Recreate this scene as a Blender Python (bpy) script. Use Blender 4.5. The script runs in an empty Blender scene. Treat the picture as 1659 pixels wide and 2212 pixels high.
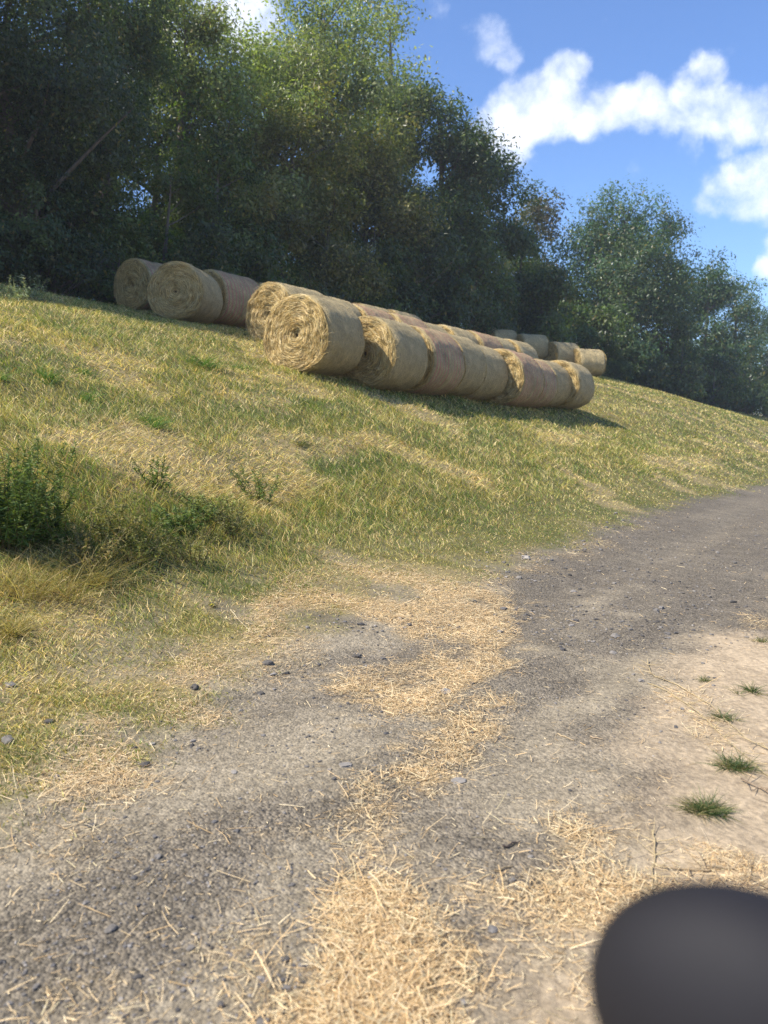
import bpy, math, random
import numpy as np
from mathutils import Vector, Matrix

rng = np.random.default_rng(7)
random.seed(7)
scene = bpy.context.scene
COL = scene.collection

# ------------------------------------------------------------------ camera frame
W_, H_, F_ = 1659.0, 2212.0, 1660.0          # photograph measured in these units
HORIZON = 900.0
EYE = 1.3
PITCH = math.atan((H_/2 - HORIZON)/F_)
CP, SP = math.cos(PITCH), math.sin(PITCH)
V2 = np.array([0.580, 0.8146]); V2 /= np.linalg.norm(V2)     # along the road and the bale rows
U2 = np.array([-V2[1], V2[0]])                               # up the bank
VS = -0.032                                                  # everything falls gently along V


def ray(px, py):
    a = (px - W_/2)/F_; b = (H_/2 - py)/F_
    return np.array([a, CP + b*SP, -SP + b*CP])


def uv_of(x, y):
    return x*U2[0] + y*U2[1], x*V2[0] + y*V2[1]


def xy_of(u, v):
    return u*U2[0] + v*V2[0], u*U2[1] + v*V2[1]


# ------------------------------------------------------------------ value noise
def _hash(ix, iy, seed):
    h = (ix.astype(np.int64)*374761393 + iy.astype(np.int64)*668265263 + seed*1442695041) & 0x7fffffff
    h = ((h ^ (h >> 13))*1274126177) & 0x7fffffff
    h = h ^ (h >> 16)
    return (h & 0xffff)/65535.0


def vnoise(x, y, seed=0):
    x = np.asarray(x, float); y = np.asarray(y, float)
    ix = np.floor(x); iy = np.floor(y); fx = x-ix; fy = y-iy
    fx = fx*fx*(3-2*fx); fy = fy*fy*(3-2*fy)
    a = _hash(ix, iy, seed); b = _hash(ix+1, iy, seed); c = _hash(ix, iy+1, seed); d = _hash(ix+1, iy+1, seed)
    return (a*(1-fx)+b*fx)*(1-fy) + (c*(1-fx)+d*fx)*fy


def fbm(x, y, seed=0, o=4):
    s = 0; a = .5; t = 0
    for k in range(o):
        s = s + a*vnoise(np.asarray(x)*2**k, np.asarray(y)*2**k, seed+k*17); t += a; a *= .5
    return s/t


def sstep(a, b, x):
    t = np.clip((x-a)/(b-a), 0, 1)
    return t*t*(3-2*t)


# ------------------------------------------------------------------ terrain
_pu = np.linspace(-60, 140, 4001)
_pz = np.interp(_pu, [-60, -3, 2.4, 3.3, 4.2, 5.2, 7, 9.82, 12.96, 16.5, 19, 22, 30, 60, 140],
                [-1.2, -.03, 0.0, .06, .25, .60, 1.33, 2.44, 3.38, 4.26, 4.72, 5.2, 6.2, 8.0, 10])
_k = np.hanning(25); _k /= _k.sum()
_ps = np.convolve(np.pad(_pz, 12, mode='edge'), _k, mode='valid')


def terrain(x, y):
    x = np.asarray(x, float); y = np.asarray(y, float)
    u, v = uv_of(x, y)
    z = np.interp(u, _pu, _ps)
    g = 1 + .17*np.exp(-((v-44)/17)**2) + .05*sstep(20, 40, v)
    z = z*np.where(u > 2.4, g, 1) + VS*np.clip(v, -40, 160)
    hill = sstep(3.2, 6, u)
    z = z + hill*((fbm(x*.35, y*.35, 3, 3)-.5)*.20 + (fbm(x*1.6, y*1.6, 5, 2)-.5)*.10)
    z = z + (1-hill)*(fbm(x*.9, y*.9, 9, 3)-.5)*.035
    z = z - .12*sstep(11.5, 17.5, u)*np.exp(-((v-43)/9.5)**2)
    z = z - .022*(np.exp(-((u-2.55-.12*np.sin(v*.5))/.20)**2) + np.exp(-((u-1.35-.12*np.sin(v*.5))/.22)**2))
    z = z - .25*sstep(12, 23, v)*(1-sstep(25, 36, v))*sstep(5, 9, u)*(1-sstep(10.5, 15, u))
    z = z + .16*sstep(16.3, 18.6, u)*np.exp(-((v-43)/9)**2)
    # a low lip at the foot of the bank, under the weeds
    z = z + .22*np.exp(-((x+2.6)/1.5)**2 - ((y-6.6)/.9)**2)
    return z


def hit(px, py, tmax=160):
    d = ray(px, py)
    t = np.concatenate([np.linspace(.5, 12, 1200), np.linspace(12, tmax, 3000)])
    x = d[0]*t; y = d[1]*t; z = EYE + d[2]*t
    g = z - terrain(x, y)
    i = np.argmax(g < 0)
    if g[i] >= 0:
        i = len(t)-1
    return np.array([x[i], y[i], float(terrain(x[i], y[i]))])


def at_u(px, py, u):
    """point on the ray's vertical plane at bank distance u, and the height the ray has there"""
    d = ray(px, py)
    t = u/(d[0]*U2[0] + d[1]*U2[1])
    return d[0]*t, d[1]*t, EYE + d[2]*t


def in_poly(px, py, poly):
    inside = np.zeros(px.shape, bool)
    n = len(poly)
    for i in range(n):
        x0, y0 = poly[i]; x1, y1 = poly[(i+1) % n]
        c = ((y0 > py) != (y1 > py)) & (px < (x1-x0)*(py-y0)/((y1-y0)+1e-12)+x0)
        inside ^= c
    return inside


# ------------------------------------------------------------------ mesh helpers (quads only)
def mesh_quads(name, verts, quads, cols=None, smooth=False, mats=()):
    verts = np.asarray(verts, np.float32).reshape(-1, 3); quads = np.asarray(quads, np.int32).reshape(-1, 4)
    me = bpy.data.meshes.new(name)
    me.vertices.add(len(verts)); me.vertices.foreach_set('co', verts.ravel())
    n = len(quads)
    me.loops.add(n*4); me.loops.foreach_set('vertex_index', quads.ravel())
    me.polygons.add(n)
    me.polygons.foreach_set('loop_start', np.arange(0, n*4, 4, dtype=np.int32))
    me.polygons.foreach_set('loop_total', np.full(n, 4, np.int32))
    me.polygons.foreach_set('use_smooth', np.full(n, smooth, bool))
    if cols is not None:
        c = np.ones((len(verts), 4), np.float32); c[:, :3] = cols
        a = me.color_attributes.new('col', 'FLOAT_COLOR', 'POINT')
        a.data.foreach_set('color', c.ravel())
    for m in mats:
        me.materials.append(m)
    me.update(calc_edges=True)
    return me


def link(name, me, parent=None, loc=None, **props):
    o = bpy.data.objects.new(name, me); COL.objects.link(o)
    if parent is not None:
        o.parent = parent
    if loc is not None:
        o.location = [float(q) for q in loc]
    for k, v in props.items():
        o[k] = v
    return o


def empty(name, loc, rotz=0.0, **props):
    o = bpy.data.objects.new(name, None); COL.objects.link(o)
    o.empty_display_size = .3
    o.location = [float(q) for q in loc]; o.rotation_euler = (0, 0, rotz)
    for k, v in props.items():
        o[k] = v
    return o


class Quads:
    def __init__(s):
        s.v = []; s.q = []; s.c = []; s.n = 0

    def add(s, v, q, c):
        v = np.asarray(v, float).reshape(-1, 3); q = np.asarray(q, int).reshape(-1, 4)
        c = np.asarray(c, float)
        if c.ndim == 1:
            c = np.tile(c, (len(v), 1))
        s.v.append(v); s.q.append(q+s.n); s.c.append(c); s.n += len(v)

    def tube(s, pts, rad, col, n=6):
        pts = np.asarray(pts, float); m = len(pts)
        t = np.gradient(pts, axis=0); t /= np.linalg.norm(t, axis=1)[:, None]+1e-9
        ref = np.where(np.abs(t[:, 2:3]) > .9, np.array([[1., 0, 0]]), np.array([[0, 0, 1.]]))
        a = np.cross(t, ref); a /= np.linalg.norm(a, axis=1)[:, None]+1e-9
        b = np.cross(t, a)
        th = np.linspace(0, 2*np.pi, n, endpoint=False)
        rad = np.broadcast_to(np.asarray(rad, float), (m,))
        v = pts[:, None] + rad[:, None, None]*(np.cos(th)[None, :, None]*a[:, None] + np.sin(th)[None, :, None]*b[:, None])
        q = []
        for i in range(m-1):
            for j in range(n):
                k = (j+1) % n
                q.append((i*n+j, i*n+k, (i+1)*n+k, (i+1)*n+j))
        s.add(v.reshape(-1, 3), q, col)

    def mesh(s, name, mats=(), smooth=False):
        return mesh_quads(name, np.concatenate(s.v), np.concatenate(s.q), np.concatenate(s.c), smooth, mats)


def ribbons(base, d0, bend, length, width, side, seg=2, taper=1.0):
    """N ribbons: base (N,3), start direction d0, bend vector added along, side = width direction."""
    N = len(base)
    ts = np.linspace(0, 1, seg+1)
    V = np.zeros((N, seg+1, 2, 3))
    for i, t in enumerate(ts):
        p = base + (d0*t + bend*t*t)*length[:, None]
        w = width*(1-taper*t**1.5*.92)*.5
        V[:, i, 0] = p - side*w[:, None]; V[:, i, 1] = p + side*w[:, None]
    b = np.arange(N)[:, None]*(2*(seg+1))
    q = []
    for i in range(seg):
        q.append(np.stack([b[:, 0]+2*i, b[:, 0]+2*i+1, b[:, 0]+2*i+3, b[:, 0]+2*i+2], 1))
    q = np.stack(q, 1).reshape(-1, 4)
    return V.reshape(-1, 3), q, 2*(seg+1)


# ------------------------------------------------------------------ materials
def new_mat(name):
    m = bpy.data.materials.new(name); m.use_nodes = True
    nt = m.node_tree; nt.nodes.clear()
    return m, nt, nt.nodes, nt.links


def N(ns, t, **kw):
    n = ns.new(t)
    for k, v in kw.items():
        if k in n.inputs.keys():
            n.inputs[k].default_value = v
        else:
            setattr(n, k, v)
    return n


def leaf_mat(name, trans=.35, rough=.5, spec=.35, tint=(1.0, 1.15, .35), fallback=None):
    m, nt, ns, L = new_mat(name)
    at = N(ns, 'ShaderNodeAttribute', attribute_name='col')
    pr = N(ns, 'ShaderNodeBsdfPrincipled', Roughness=rough)
    pr.inputs['Specular IOR Level'].default_value = spec
    L.new(at.outputs['Color'], pr.inputs['Base Color'])
    tr = N(ns, 'ShaderNodeBsdfTranslucent')
    mx = N(ns, 'ShaderNodeMix', data_type='RGBA', blend_type='MULTIPLY')
    mx.inputs[0].default_value = 1
    L.new(at.outputs['Color'], mx.inputs[6]); mx.inputs[7].default_value = (*[t*1.6 for t in tint], 1)
    L.new(mx.outputs[2], tr.inputs['Color'])
    ms = N(ns, 'ShaderNodeMixShader', Fac=trans)
    L.new(pr.outputs[0], ms.inputs[1]); L.new(tr.outputs[0], ms.inputs[2])
    out = N(ns, 'ShaderNodeOutputMaterial'); L.new(ms.outputs[0], out.inputs[0])
    return m


M_LEAF = leaf_mat('foliage', trans=.42, rough=.36, spec=.5)
M_GRASS = leaf_mat('grass blades', trans=.3, rough=.55, spec=.25, tint=(1.0, 1.0, .5))
M_STRAW = leaf_mat('straw stalks', trans=.12, rough=.5, spec=.3, tint=(1, .95, .7))


def bark_mat():
    m, nt, ns, L = new_mat('bark')
    at = N(ns, 'ShaderNodeAttribute', attribute_name='col')
    tc = N(ns, 'ShaderNodeTexCoord')
    nz = N(ns, 'ShaderNodeTexNoise', Scale=9.0, Detail=6.0)
    mp = N(ns, 'ShaderNodeMapping'); mp.inputs['Scale'].default_value = (1, 1, .25)
    L.new(tc.outputs['Object'], mp.inputs[0]); L.new(mp.outputs[0], nz.inputs['Vector'])
    mx = N(ns, 'ShaderNodeMix', data_type='RGBA', blend_type='MULTIPLY'); mx.inputs[0].default_value = .8
    cr = N(ns, 'ShaderNodeValToRGB'); cr.color_ramp.elements[0].position = .3; cr.color_ramp.elements[0].color = (.35, .35, .35, 1)
    cr.color_ramp.elements[1].position = .7; cr.color_ramp.elements[1].color = (1.3, 1.3, 1.3, 1)
    L.new(nz.outputs[0], cr.inputs[0]); L.new(at.outputs['Color'], mx.inputs[6]); L.new(cr.outputs[0], mx.inputs[7])
    pr = N(ns, 'ShaderNodeBsdfPrincipled', Roughness=.9); L.new(mx.outputs[2], pr.inputs['Base Color'])
    bp = N(ns, 'ShaderNodeBump', Strength=.6, Distance=.02); L.new(nz.outputs[0], bp.inputs['Height']); L.new(bp.outputs[0], pr.inputs['Normal'])
    out = N(ns, 'ShaderNodeOutputMaterial'); L.new(pr.outputs[0], out.inputs[0])
    return m


M_BARK = bark_mat()


def ground_mat():
    """soil, gravel and dust: the 'col' attribute carries the base tone, noises add the grain"""
    m, nt, ns, L = new_mat('earth and gravel')
    at = N(ns, 'ShaderNodeAttribute', attribute_name='col')
    mk = N(ns, 'ShaderNodeAttribute', attribute_name='rough_mask')
    tc = N(ns, 'ShaderNodeTexCoord')
    vor = N(ns, 'ShaderNodeTexVoronoi', Scale=95.0); L.new(tc.outputs['Object'], vor.inputs['Vector'])
    vor2 = N(ns, 'ShaderNodeTexVoronoi', Scale=38.0); L.new(tc.outputs['Object'], vor2.inputs['Vector'])
    nz = N(ns, 'ShaderNodeTexNoise', Scale=30.0, Detail=8.0, Roughness=.7); L.new(tc.outputs['Object'], nz.inputs['Vector'])
    nz2 = N(ns, 'ShaderNodeTexNoise', Scale=4.0, Detail=5.0, Roughness=.65); L.new(tc.outputs['Object'], nz2.inputs['Vector'])
    # per-stone tone
    sep = N(ns, 'ShaderNodeSeparateColor'); L.new(vor.outputs['Color'], sep.inputs[0])
    r1 = N(ns, 'ShaderNodeMapRange'); L.new(sep.outputs[0], r1.inputs[0]); r1.inputs[3].default_value = .55; r1.inputs[4].default_value = 1.5
    r2 = N(ns, 'ShaderNodeMapRange'); L.new(nz.outputs[0], r2.inputs[0]); r2.inputs[1].default_value = .3; r2.inputs[2].default_value = .7
    r2.inputs[3].default_value = .62; r2.inputs[4].default_value = 1.38
    r3 = N(ns, 'ShaderNodeMapRange'); L.new(nz2.outputs[0], r3.inputs[0]); r3.inputs[1].default_value = .3; r3.inputs[2].default_value = .7
    r3.inputs[3].default_value = .8; r3.inputs[4].default_value = 1.2
    mul1 = N(ns, 'ShaderNodeMath', operation='MULTIPLY'); L.new(r2.outputs[0], mul1.inputs[0]); L.new(r3.outputs[0], mul1.inputs[1])
    mixst = N(ns, 'ShaderNodeMix', data_type='FLOAT'); L.new(mk.outputs['Fac'], mixst.inputs[0]); mixst.inputs[2].default_value = 1.0
    L.new(r1.outputs[0], mixst.inputs[3])
    mul2 = N(ns, 'ShaderNodeMath', operation='MULTIPLY'); L.new(mul1.outputs[0], mul2.inputs[0]); L.new(mixst.outputs[0], mul2.inputs[1])
    mx = N(ns, 'ShaderNodeVectorMath', operation='SCALE'); L.new(at.outputs['Color'], mx.inputs[0]); L.new(mul2.outputs[0], mx.inputs['Scale'])
    pr = N(ns, 'ShaderNodeBsdfPrincipled', Roughness=.92); pr.inputs['Specular IOR Level'].default_value = .25
    L.new(mx.outputs[0], pr.inputs['Base Color'])
    hs = N(ns, 'ShaderNodeMath', operation='MULTIPLY'); L.new(vor.outputs['Distance'], hs.inputs[0]); L.new(mk.outputs['Fac'], hs.inputs[1])
    hs2 = N(ns, 'ShaderNodeMath', operation='MULTIPLY_ADD'); L.new(hs.outputs[0], hs2.inputs[0]); hs2.inputs[1].default_value = -.9
    L.new(nz.outputs[0], hs2.inputs[2])
    hs3 = N(ns, 'ShaderNodeMath', operation='MULTIPLY_ADD'); L.new(vor2.outputs['Distance'], hs3.inputs[0]); hs3.inputs[1].default_value = -.5
    L.new(hs2.outputs[0], hs3.inputs[2])
    bp = N(ns, 'ShaderNodeBump', Strength=.75, Distance=.012); L.new(hs3.outputs[0], bp.inputs['Height']); L.new(bp.outputs[0], pr.inputs['Normal'])
    out = N(ns, 'ShaderNodeOutputMaterial'); L.new(pr.outputs[0], out.inputs[0])
    return m


M_GROUND = ground_mat()


def stone_mat():
    m, nt, ns, L = new_mat('grey stone')
    at = N(ns, 'ShaderNodeAttribute', attribute_name='col')
    tc = N(ns, 'ShaderNodeTexCoord')
    nz = N(ns, 'ShaderNodeTexNoise', Scale=60.0, Detail=5.0); L.new(tc.outputs['Object'], nz.inputs['Vector'])
    r2 = N(ns, 'ShaderNodeMapRange'); L.new(nz.outputs[0], r2.inputs[0]); r2.inputs[3].default_value = .5; r2.inputs[4].default_value = 1.5
    mx = N(ns, 'ShaderNodeVectorMath', operation='SCALE'); L.new(at.outputs['Color'], mx.inputs[0]); L.new(r2.outputs[0], mx.inputs['Scale'])
    pr = N(ns, 'ShaderNodeBsdfPrincipled', Roughness=.95); pr.inputs['Specular IOR Level'].default_value = .15; L.new(mx.outputs[0], pr.inputs['Base Color'])
    bp = N(ns, 'ShaderNodeBump', Strength=.5, Distance=.004); L.new(nz.outputs[0], bp.inputs['Height']); L.new(bp.outputs[0], pr.inputs['Normal'])
    out = N(ns, 'ShaderNodeOutputMaterial'); L.new(pr.outputs[0], out.inputs[0])
    return m


M_STONE = stone_mat()


def wrap_mat(name, stripes):
    """hay seen through fine net wrap; the axis of the bale is local Y"""
    m, nt, ns, L = new_mat(name)
    at = N(ns, 'ShaderNodeAttribute', attribute_name='col')
    tc = N(ns, 'ShaderNodeTexCoord')
    oi = N(ns, 'ShaderNodeObjectInfo')
    mp = N(ns, 'ShaderNodeMapping'); mp.inputs['Scale'].default_value = (9, 40, 9)
    L.new(tc.outputs['Object'], mp.inputs[0])
    nz = N(ns, 'ShaderNodeTexNoise', Scale=1.0, Detail=6.0, Roughness=.7); L.new(mp.outputs[0], nz.inputs['Vector'])
    nzb = N(ns, 'ShaderNodeTexNoise', Scale=3.2, Detail=4.0); L.new(tc.outputs['Object'], nzb.inputs['Vector'])
    nzf = N(ns, 'ShaderNodeTexNoise', Scale=85.0, Detail=3.0); L.new(tc.outputs['Object'], nzf.inputs['Vector'])
    sx = N(ns, 'ShaderNodeSeparateXYZ'); L.new(tc.outputs['Object'], sx.inputs[0])
    a = N(ns, 'ShaderNodeMapRange'); L.new(nz.outputs[0], a.inputs[0]); a.inputs[1].default_value = .3; a.inputs[2].default_value = .7
    a.inputs[3].default_value = .58; a.inputs[4].default_value = 1.3
    b = N(ns, 'ShaderNodeMapRange'); L.new(nzf.outputs[0], b.inputs[0]); b.inputs[1].default_value = .3; b.inputs[2].default_value = .7
    b.inputs[3].default_value = .65; b.inputs[4].default_value = 1.3
    mul = N(ns, 'ShaderNodeMath', operation='MULTIPLY'); L.new(a.outputs[0], mul.inputs[0]); L.new(b.outputs[0], mul.inputs[1])
    b2 = N(ns, 'ShaderNodeMapRange'); L.new(nzb.outputs[0], b2.inputs[0]); b2.inputs[1].default_value = .3; b2.inputs[2].default_value = .7
    b2.inputs[3].default_value = .8; b2.inputs[4].default_value = 1.15
    mul2 = N(ns, 'ShaderNodeMath', operation='MULTIPLY'); L.new(mul.outputs[0], mul2.inputs[0]); L.new(b2.outputs[0], mul2.inputs[1])
    colr = N(ns, 'ShaderNodeVectorMath', operation='SCALE'); L.new(at.outputs['Color'], colr.inputs[0]); L.new(mul2.outputs[0], colr.inputs['Scale'])
    last = colr.outputs[0]
    # net threads around the girth
    wv = N(ns, 'ShaderNodeMath', operation='MULTIPLY'); L.new(sx.outputs['Y'], wv.inputs[0]); wv.inputs[1].default_value = 175.0
    sn = N(ns, 'ShaderNodeMath', operation='SINE'); L.new(wv.outputs[0], sn.inputs[0])
    ng = N(ns, 'ShaderNodeMapRange'); L.new(sn.outputs[0], ng.inputs[0]); ng.inputs[1].default_value = .55; ng.inputs[2].default_value = 1
    ng.inputs[3].default_value = 0; ng.inputs[4].default_value = .28
    mxn = N(ns, 'ShaderNodeMix', data_type='RGBA'); L.new(ng.outputs[0], mxn.inputs[0]); L.new(last, mxn.inputs[6]); mxn.inputs[7].default_value = (.58, .49, .33, 1)
    last = mxn.outputs[2]
    if stripes:
        # coloured threads of the net: bands of dull pink
        mm = N(ns, 'ShaderNodeMath', operation='MULTIPLY'); L.new(sx.outputs['Y'], mm.inputs[0]); mm.inputs[1].default_value = 46.0
        s2 = N(ns, 'ShaderNodeMath', operation='SINE'); L.new(mm.outputs[0], s2.inputs[0])
        g2 = N(ns, 'ShaderNodeMapRange'); L.new(s2.outputs[0], g2.inputs[0]); g2.inputs[1].default_value = .1; g2.inputs[2].default_value = .9
        nb = N(ns, 'ShaderNodeMapping'); nb.inputs['Scale'].default_value = (.6, 3.2, .6); L.new(tc.outputs['Object'], nb.inputs[0])
        n3 = N(ns, 'ShaderNodeTexNoise', Scale=1.0, Detail=2.0); L.new(nb.outputs[0], n3.inputs['Vector'])
        g3 = N(ns, 'ShaderNodeMapRange'); L.new(n3.outputs[0], g3.inputs[0]); g3.inputs[1].default_value = .36; g3.inputs[2].default_value = .50
        g3.inputs[4].default_value = .9
        g4 = N(ns, 'ShaderNodeMath', operation='MULTIPLY'); L.new(g2.outputs[0], g4.inputs[0]); L.new(g3.outputs[0], g4.inputs[1])
        mx = N(ns, 'ShaderNodeMix', data_type='RGBA'); L.new(g4.outputs[0], mx.inputs[0]); L.new(last, mx.inputs[6]); mx.inputs[7].default_value = (.54, .23, .17, 1)
        last = mx.outputs[2]
    pr = N(ns, 'ShaderNodeBsdfPrincipled', Roughness=.75); pr.inputs['Specular IOR Level'].default_value = .3
    L.new(last, pr.inputs['Base Color'])
    hh = N(ns, 'ShaderNodeMath', operation='ADD'); L.new(nz.outputs[0], hh.inputs[0]); L.new(nzf.outputs[0], hh.inputs[1])
    bp = N(ns, 'ShaderNodeBump', Strength=1.0, Distance=.035); L.new(hh.outputs[0], bp.inputs['Height']); L.new(bp.outputs[0], pr.inputs['Normal'])
    out = N(ns, 'ShaderNodeOutputMaterial'); L.new(pr.outputs[0], out.inputs[0])
    return m


M_WRAP = wrap_mat('net wrapped hay', False)
M_WRAPP = wrap_mat('pink striped net wrapped hay', True)


def plain_mat(name, col, rough=.6, metal=0.0, coat=0.0, nscale=20, var=.15):
    m, nt, ns, L = new_mat(name)
    tc = N(ns, 'ShaderNodeTexCoord')
    nz = N(ns, 'ShaderNodeTexNoise', Scale=float(nscale), Detail=5.0); L.new(tc.outputs['Object'], nz.inputs['Vector'])
    r = N(ns, 'ShaderNodeMapRange'); L.new(nz.outputs[0], r.inputs[0]); r.inputs[1].default_value = .3; r.inputs[2].default_value = .7
    r.inputs[3].default_value = 1-var; r.inputs[4].default_value = 1+var
    rgb = N(ns, 'ShaderNodeRGB'); rgb.outputs[0].default_value = (*col, 1)
    mx = N(ns, 'ShaderNodeVectorMath', operation='SCALE'); L.new(rgb.outputs[0], mx.inputs[0]); L.new(r.outputs[0], mx.inputs['Scale'])
    pr = N(ns, 'ShaderNodeBsdfPrincipled', Roughness=rough, Metallic=metal); L.new(mx.outputs[0], pr.inputs['Base Color'])
    pr.inputs['Coat Weight'].default_value = coat
    out = N(ns, 'ShaderNodeOutputMaterial'); L.new(pr.outputs[0], out.inputs[0])
    return m


# ------------------------------------------------------------------ ground cover masks (all in world metres)
def grit(x, y):
    u, v = uv_of(x, y)
    return sstep(.44, .60, fbm(x*2.6, y*2.6, 191, 4))*(1-sstep(.5, 1.5, u-road_edge(v)))*(1-sstep(4.5, 8, v))


def road_edge(v):
    """bank distance u at which grass takes over from gravel"""
    e = np.interp(v, [-40, 0, 1.5, 3, 5.7, 9, 12, 30, 200], [2.2, 2.35, 2.55, 2.95, 3.15, 3.45, 3.7, 3.75, 3.75])
    return e + (fbm(v*1.1, v*0+3.3, 21, 4)-.5)*.55


def dirt_edge(v):
    return .72 + (fbm(v*.8, v*0+8.3, 25, 3)-.5)*.5


def project_polys(polys):
    out = []
    for d, poly in polys:
        P = [hit(px, py)[:2] for px, py in poly]
        out.append((d, P))
    return out


STRAW = project_polys([
    (1.0, [(560, 1250), (720, 1225), (900, 1235), (1090, 1280), (1118, 1350), (1075, 1440), (960, 1500), (945, 1545), (820, 1552),
           (770, 1500), (700, 1480), (800, 1420), (830, 1350), (700, 1330), (600, 1380), (540, 1390)]),
    (.9, [(1060, 1495), (1090, 1520), (1010, 1610), (960, 1650), (900, 1725), (830, 1765), (775, 1760), (850, 1680), (920, 1620), (990, 1550)]),
    (.55, [(690, 1800), (780, 1760), (850, 1770), (870, 1800), (830, 1850), (760, 1870), (690, 1850)]),
    (1., [(670, 1940), (760, 1890), (880, 1910), (945, 1960), (960, 2060), (1000, 2130), (1110, 2150), (1220, 2180), (1300, 2260),
          (1250, 2420), (680, 2420), (700, 2212), (690, 2100), (705, 2030)]),
    (.60, [(1180, 1760), (1330, 1790), (1420, 1830), (1540, 1850), (1659, 1870), (1720, 1930), (1500, 1960), (1430, 2040), (1400, 2212), (1290, 2240), (1200, 2120),
           (1110, 2010), (1080, 1950), (1170, 1920), (1230, 1860)]),
    (.55, [(-150, 1710), (60, 1640), (180, 1590), (190, 1500), (290, 1420), (420, 1390), (490, 1440), (420, 1560), (330, 1610), (290, 1700),
           (240, 1735), (100, 1720), (-150, 1780)]),
    (.35, [(350, 2010), (480, 2030), (500, 2110), (495, 2180), (430, 2080)]),
    (.7, [(540, 2170), (610, 2160), (650, 2212), (680, 2330), (560, 2330)]),
    (.6, [(90, 2170), (150, 2160), (210, 2220), (170, 2330), (80, 2300)]),
    (.5, [(560, 1490), (600, 1480), (618, 1510), (585, 1525)]),
    (.35, [(1590, 1330), (1659, 1290), (1800, 1260), (1800, 1420), (1659, 1400)]),
    (.30, [(1400, 1450), (1470, 1470), (1640, 1600), (1780, 1700), (1740, 1760), (1560, 1620), (1420, 1500)]),
])


def straw_density(x, y):
    jr = np.random.default_rng(5)
    js = .035 + .10*jr.random(x.shape)**3
    wx = x + (fbm(x*4, y*4, 31, 4)-.5)*.28 + jr.normal(0, 1, x.shape)*js; wy = y + (fbm(x*4+9, y*4, 37, 4)-.5)*.28 + jr.normal(0, 1, x.shape)*js
    d = np.zeros_like(x)
    for k, P in STRAW:
        d = np.maximum(d, np.where(in_poly(wx, wy, P), k, 0))
    u, v = uv_of(x, y)
    n = fbm(x*2.2, y*2.2, 41, 4)
    e = road_edge(v)
    verge = np.exp(-((u-e+.05)/.35)**2)*sstep(.45, .7, n)*.40*(1-sstep(9, 16, v))
    spr = .022*((u > .7) & (u < e))
    return .72*np.maximum(np.maximum(d*(.06+1.2*sstep(.36, .62, n)), verge), spr)


HAY_PATCH = project_polys([(1., [(50, 940), (240, 900), (420, 950), (470, 1000), (560, 1080), (420, 1060), (300, 1070), (160, 1010)]),
                           (.8, [(560, 950), (760, 935), (800, 965), (690, 985), (580, 975)]),
                           (.8, [(1150, 935), (1260, 935), (1250, 960), (1160, 955)]),
                           (.8, [(1380, 985), (1560, 985), (1530, 1015), (1400, 1012)]),
                           (.7, [(480, 840), (640, 850), (560, 880), (460, 870)]),
                           (.9, [(-80, 715), (40, 715), (60, 745), (-80, 770)])])
WEEDS = project_polys([(1., [(-300, 1010), (60, 1000), (200, 1040), (420, 1040), (560, 1010), (700, 1060), (620, 1150), (480, 1215), (300, 1240), (120, 1250), (-300, 1300)])])
GREEN_PATCH = project_polys([(1., [(600, 850), (760, 870), (800, 905), (700, 900), (610, 880)]),
                             (1., [(620, 985), (800, 965), (880, 1010), (760, 1040), (640, 1030)]),
                             (.8, [(980, 930), (1080, 915), (1060, 945), (990, 950)])])


def cover(x, y):
    """greenness 0..1 , dryness 0..1 and weediness 0..1 of the bank"""
    n1 = fbm(x*.55, y*.55, 51, 4); n2 = fbm(x*1.9, y*1.9, 57, 4)
    green = np.clip(.42 + 1.05*(n1-.5) + 1.2*(n2-.5), 0, 1)
    dry = sstep(.53, .70, fbm(x*.8+40, y*.8, 61, 4))*.85
    jr = np.random.default_rng(8)
    wx = x + (fbm(x*2, y*2, 31, 4)-.5)*.9 + jr.normal(0, .12, x.shape); wy = y + (fbm(x*2+9, y*2, 37, 4)-.5)*.9 + jr.normal(0, .12, x.shape)
    for k, P in HAY_PATCH:
        dry = np.maximum(dry, np.where(in_poly(wx, wy, P), k, 0))
    weed = np.zeros_like(x)
    jr = np.random.default_rng(6)
    jx = wx + jr.normal(0, .22, x.shape); jy = wy + jr.normal(0, .22, x.shape)
    for k, P in WEEDS:
        weed = np.maximum(weed, np.where(in_poly(jx, jy, P), k, 0))
    weed = weed*(.25+.75*sstep(.42, .62, fbm(x*1.7+7, y*1.7, 65, 4)))
    for k, P in GREEN_PATCH:
        green = np.maximum(green, np.where(in_poly(wx, wy, P), k*1.05, 0))
    return green, dry, weed


# ------------------------------------------------------------------ ground sheets
def spaced(lo, hi, fine_lo, fine_hi, step, grow):
    c = list(np.arange(fine_lo, fine_hi, step))
    s = step; x = fine_lo
    while x > lo:
        s *= grow; x -= s; c.insert(0, x)
    s = step; x = c[-1]
    while x < hi:
        s *= grow; x += s; c.append(x)
    return np.array(c)


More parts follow.
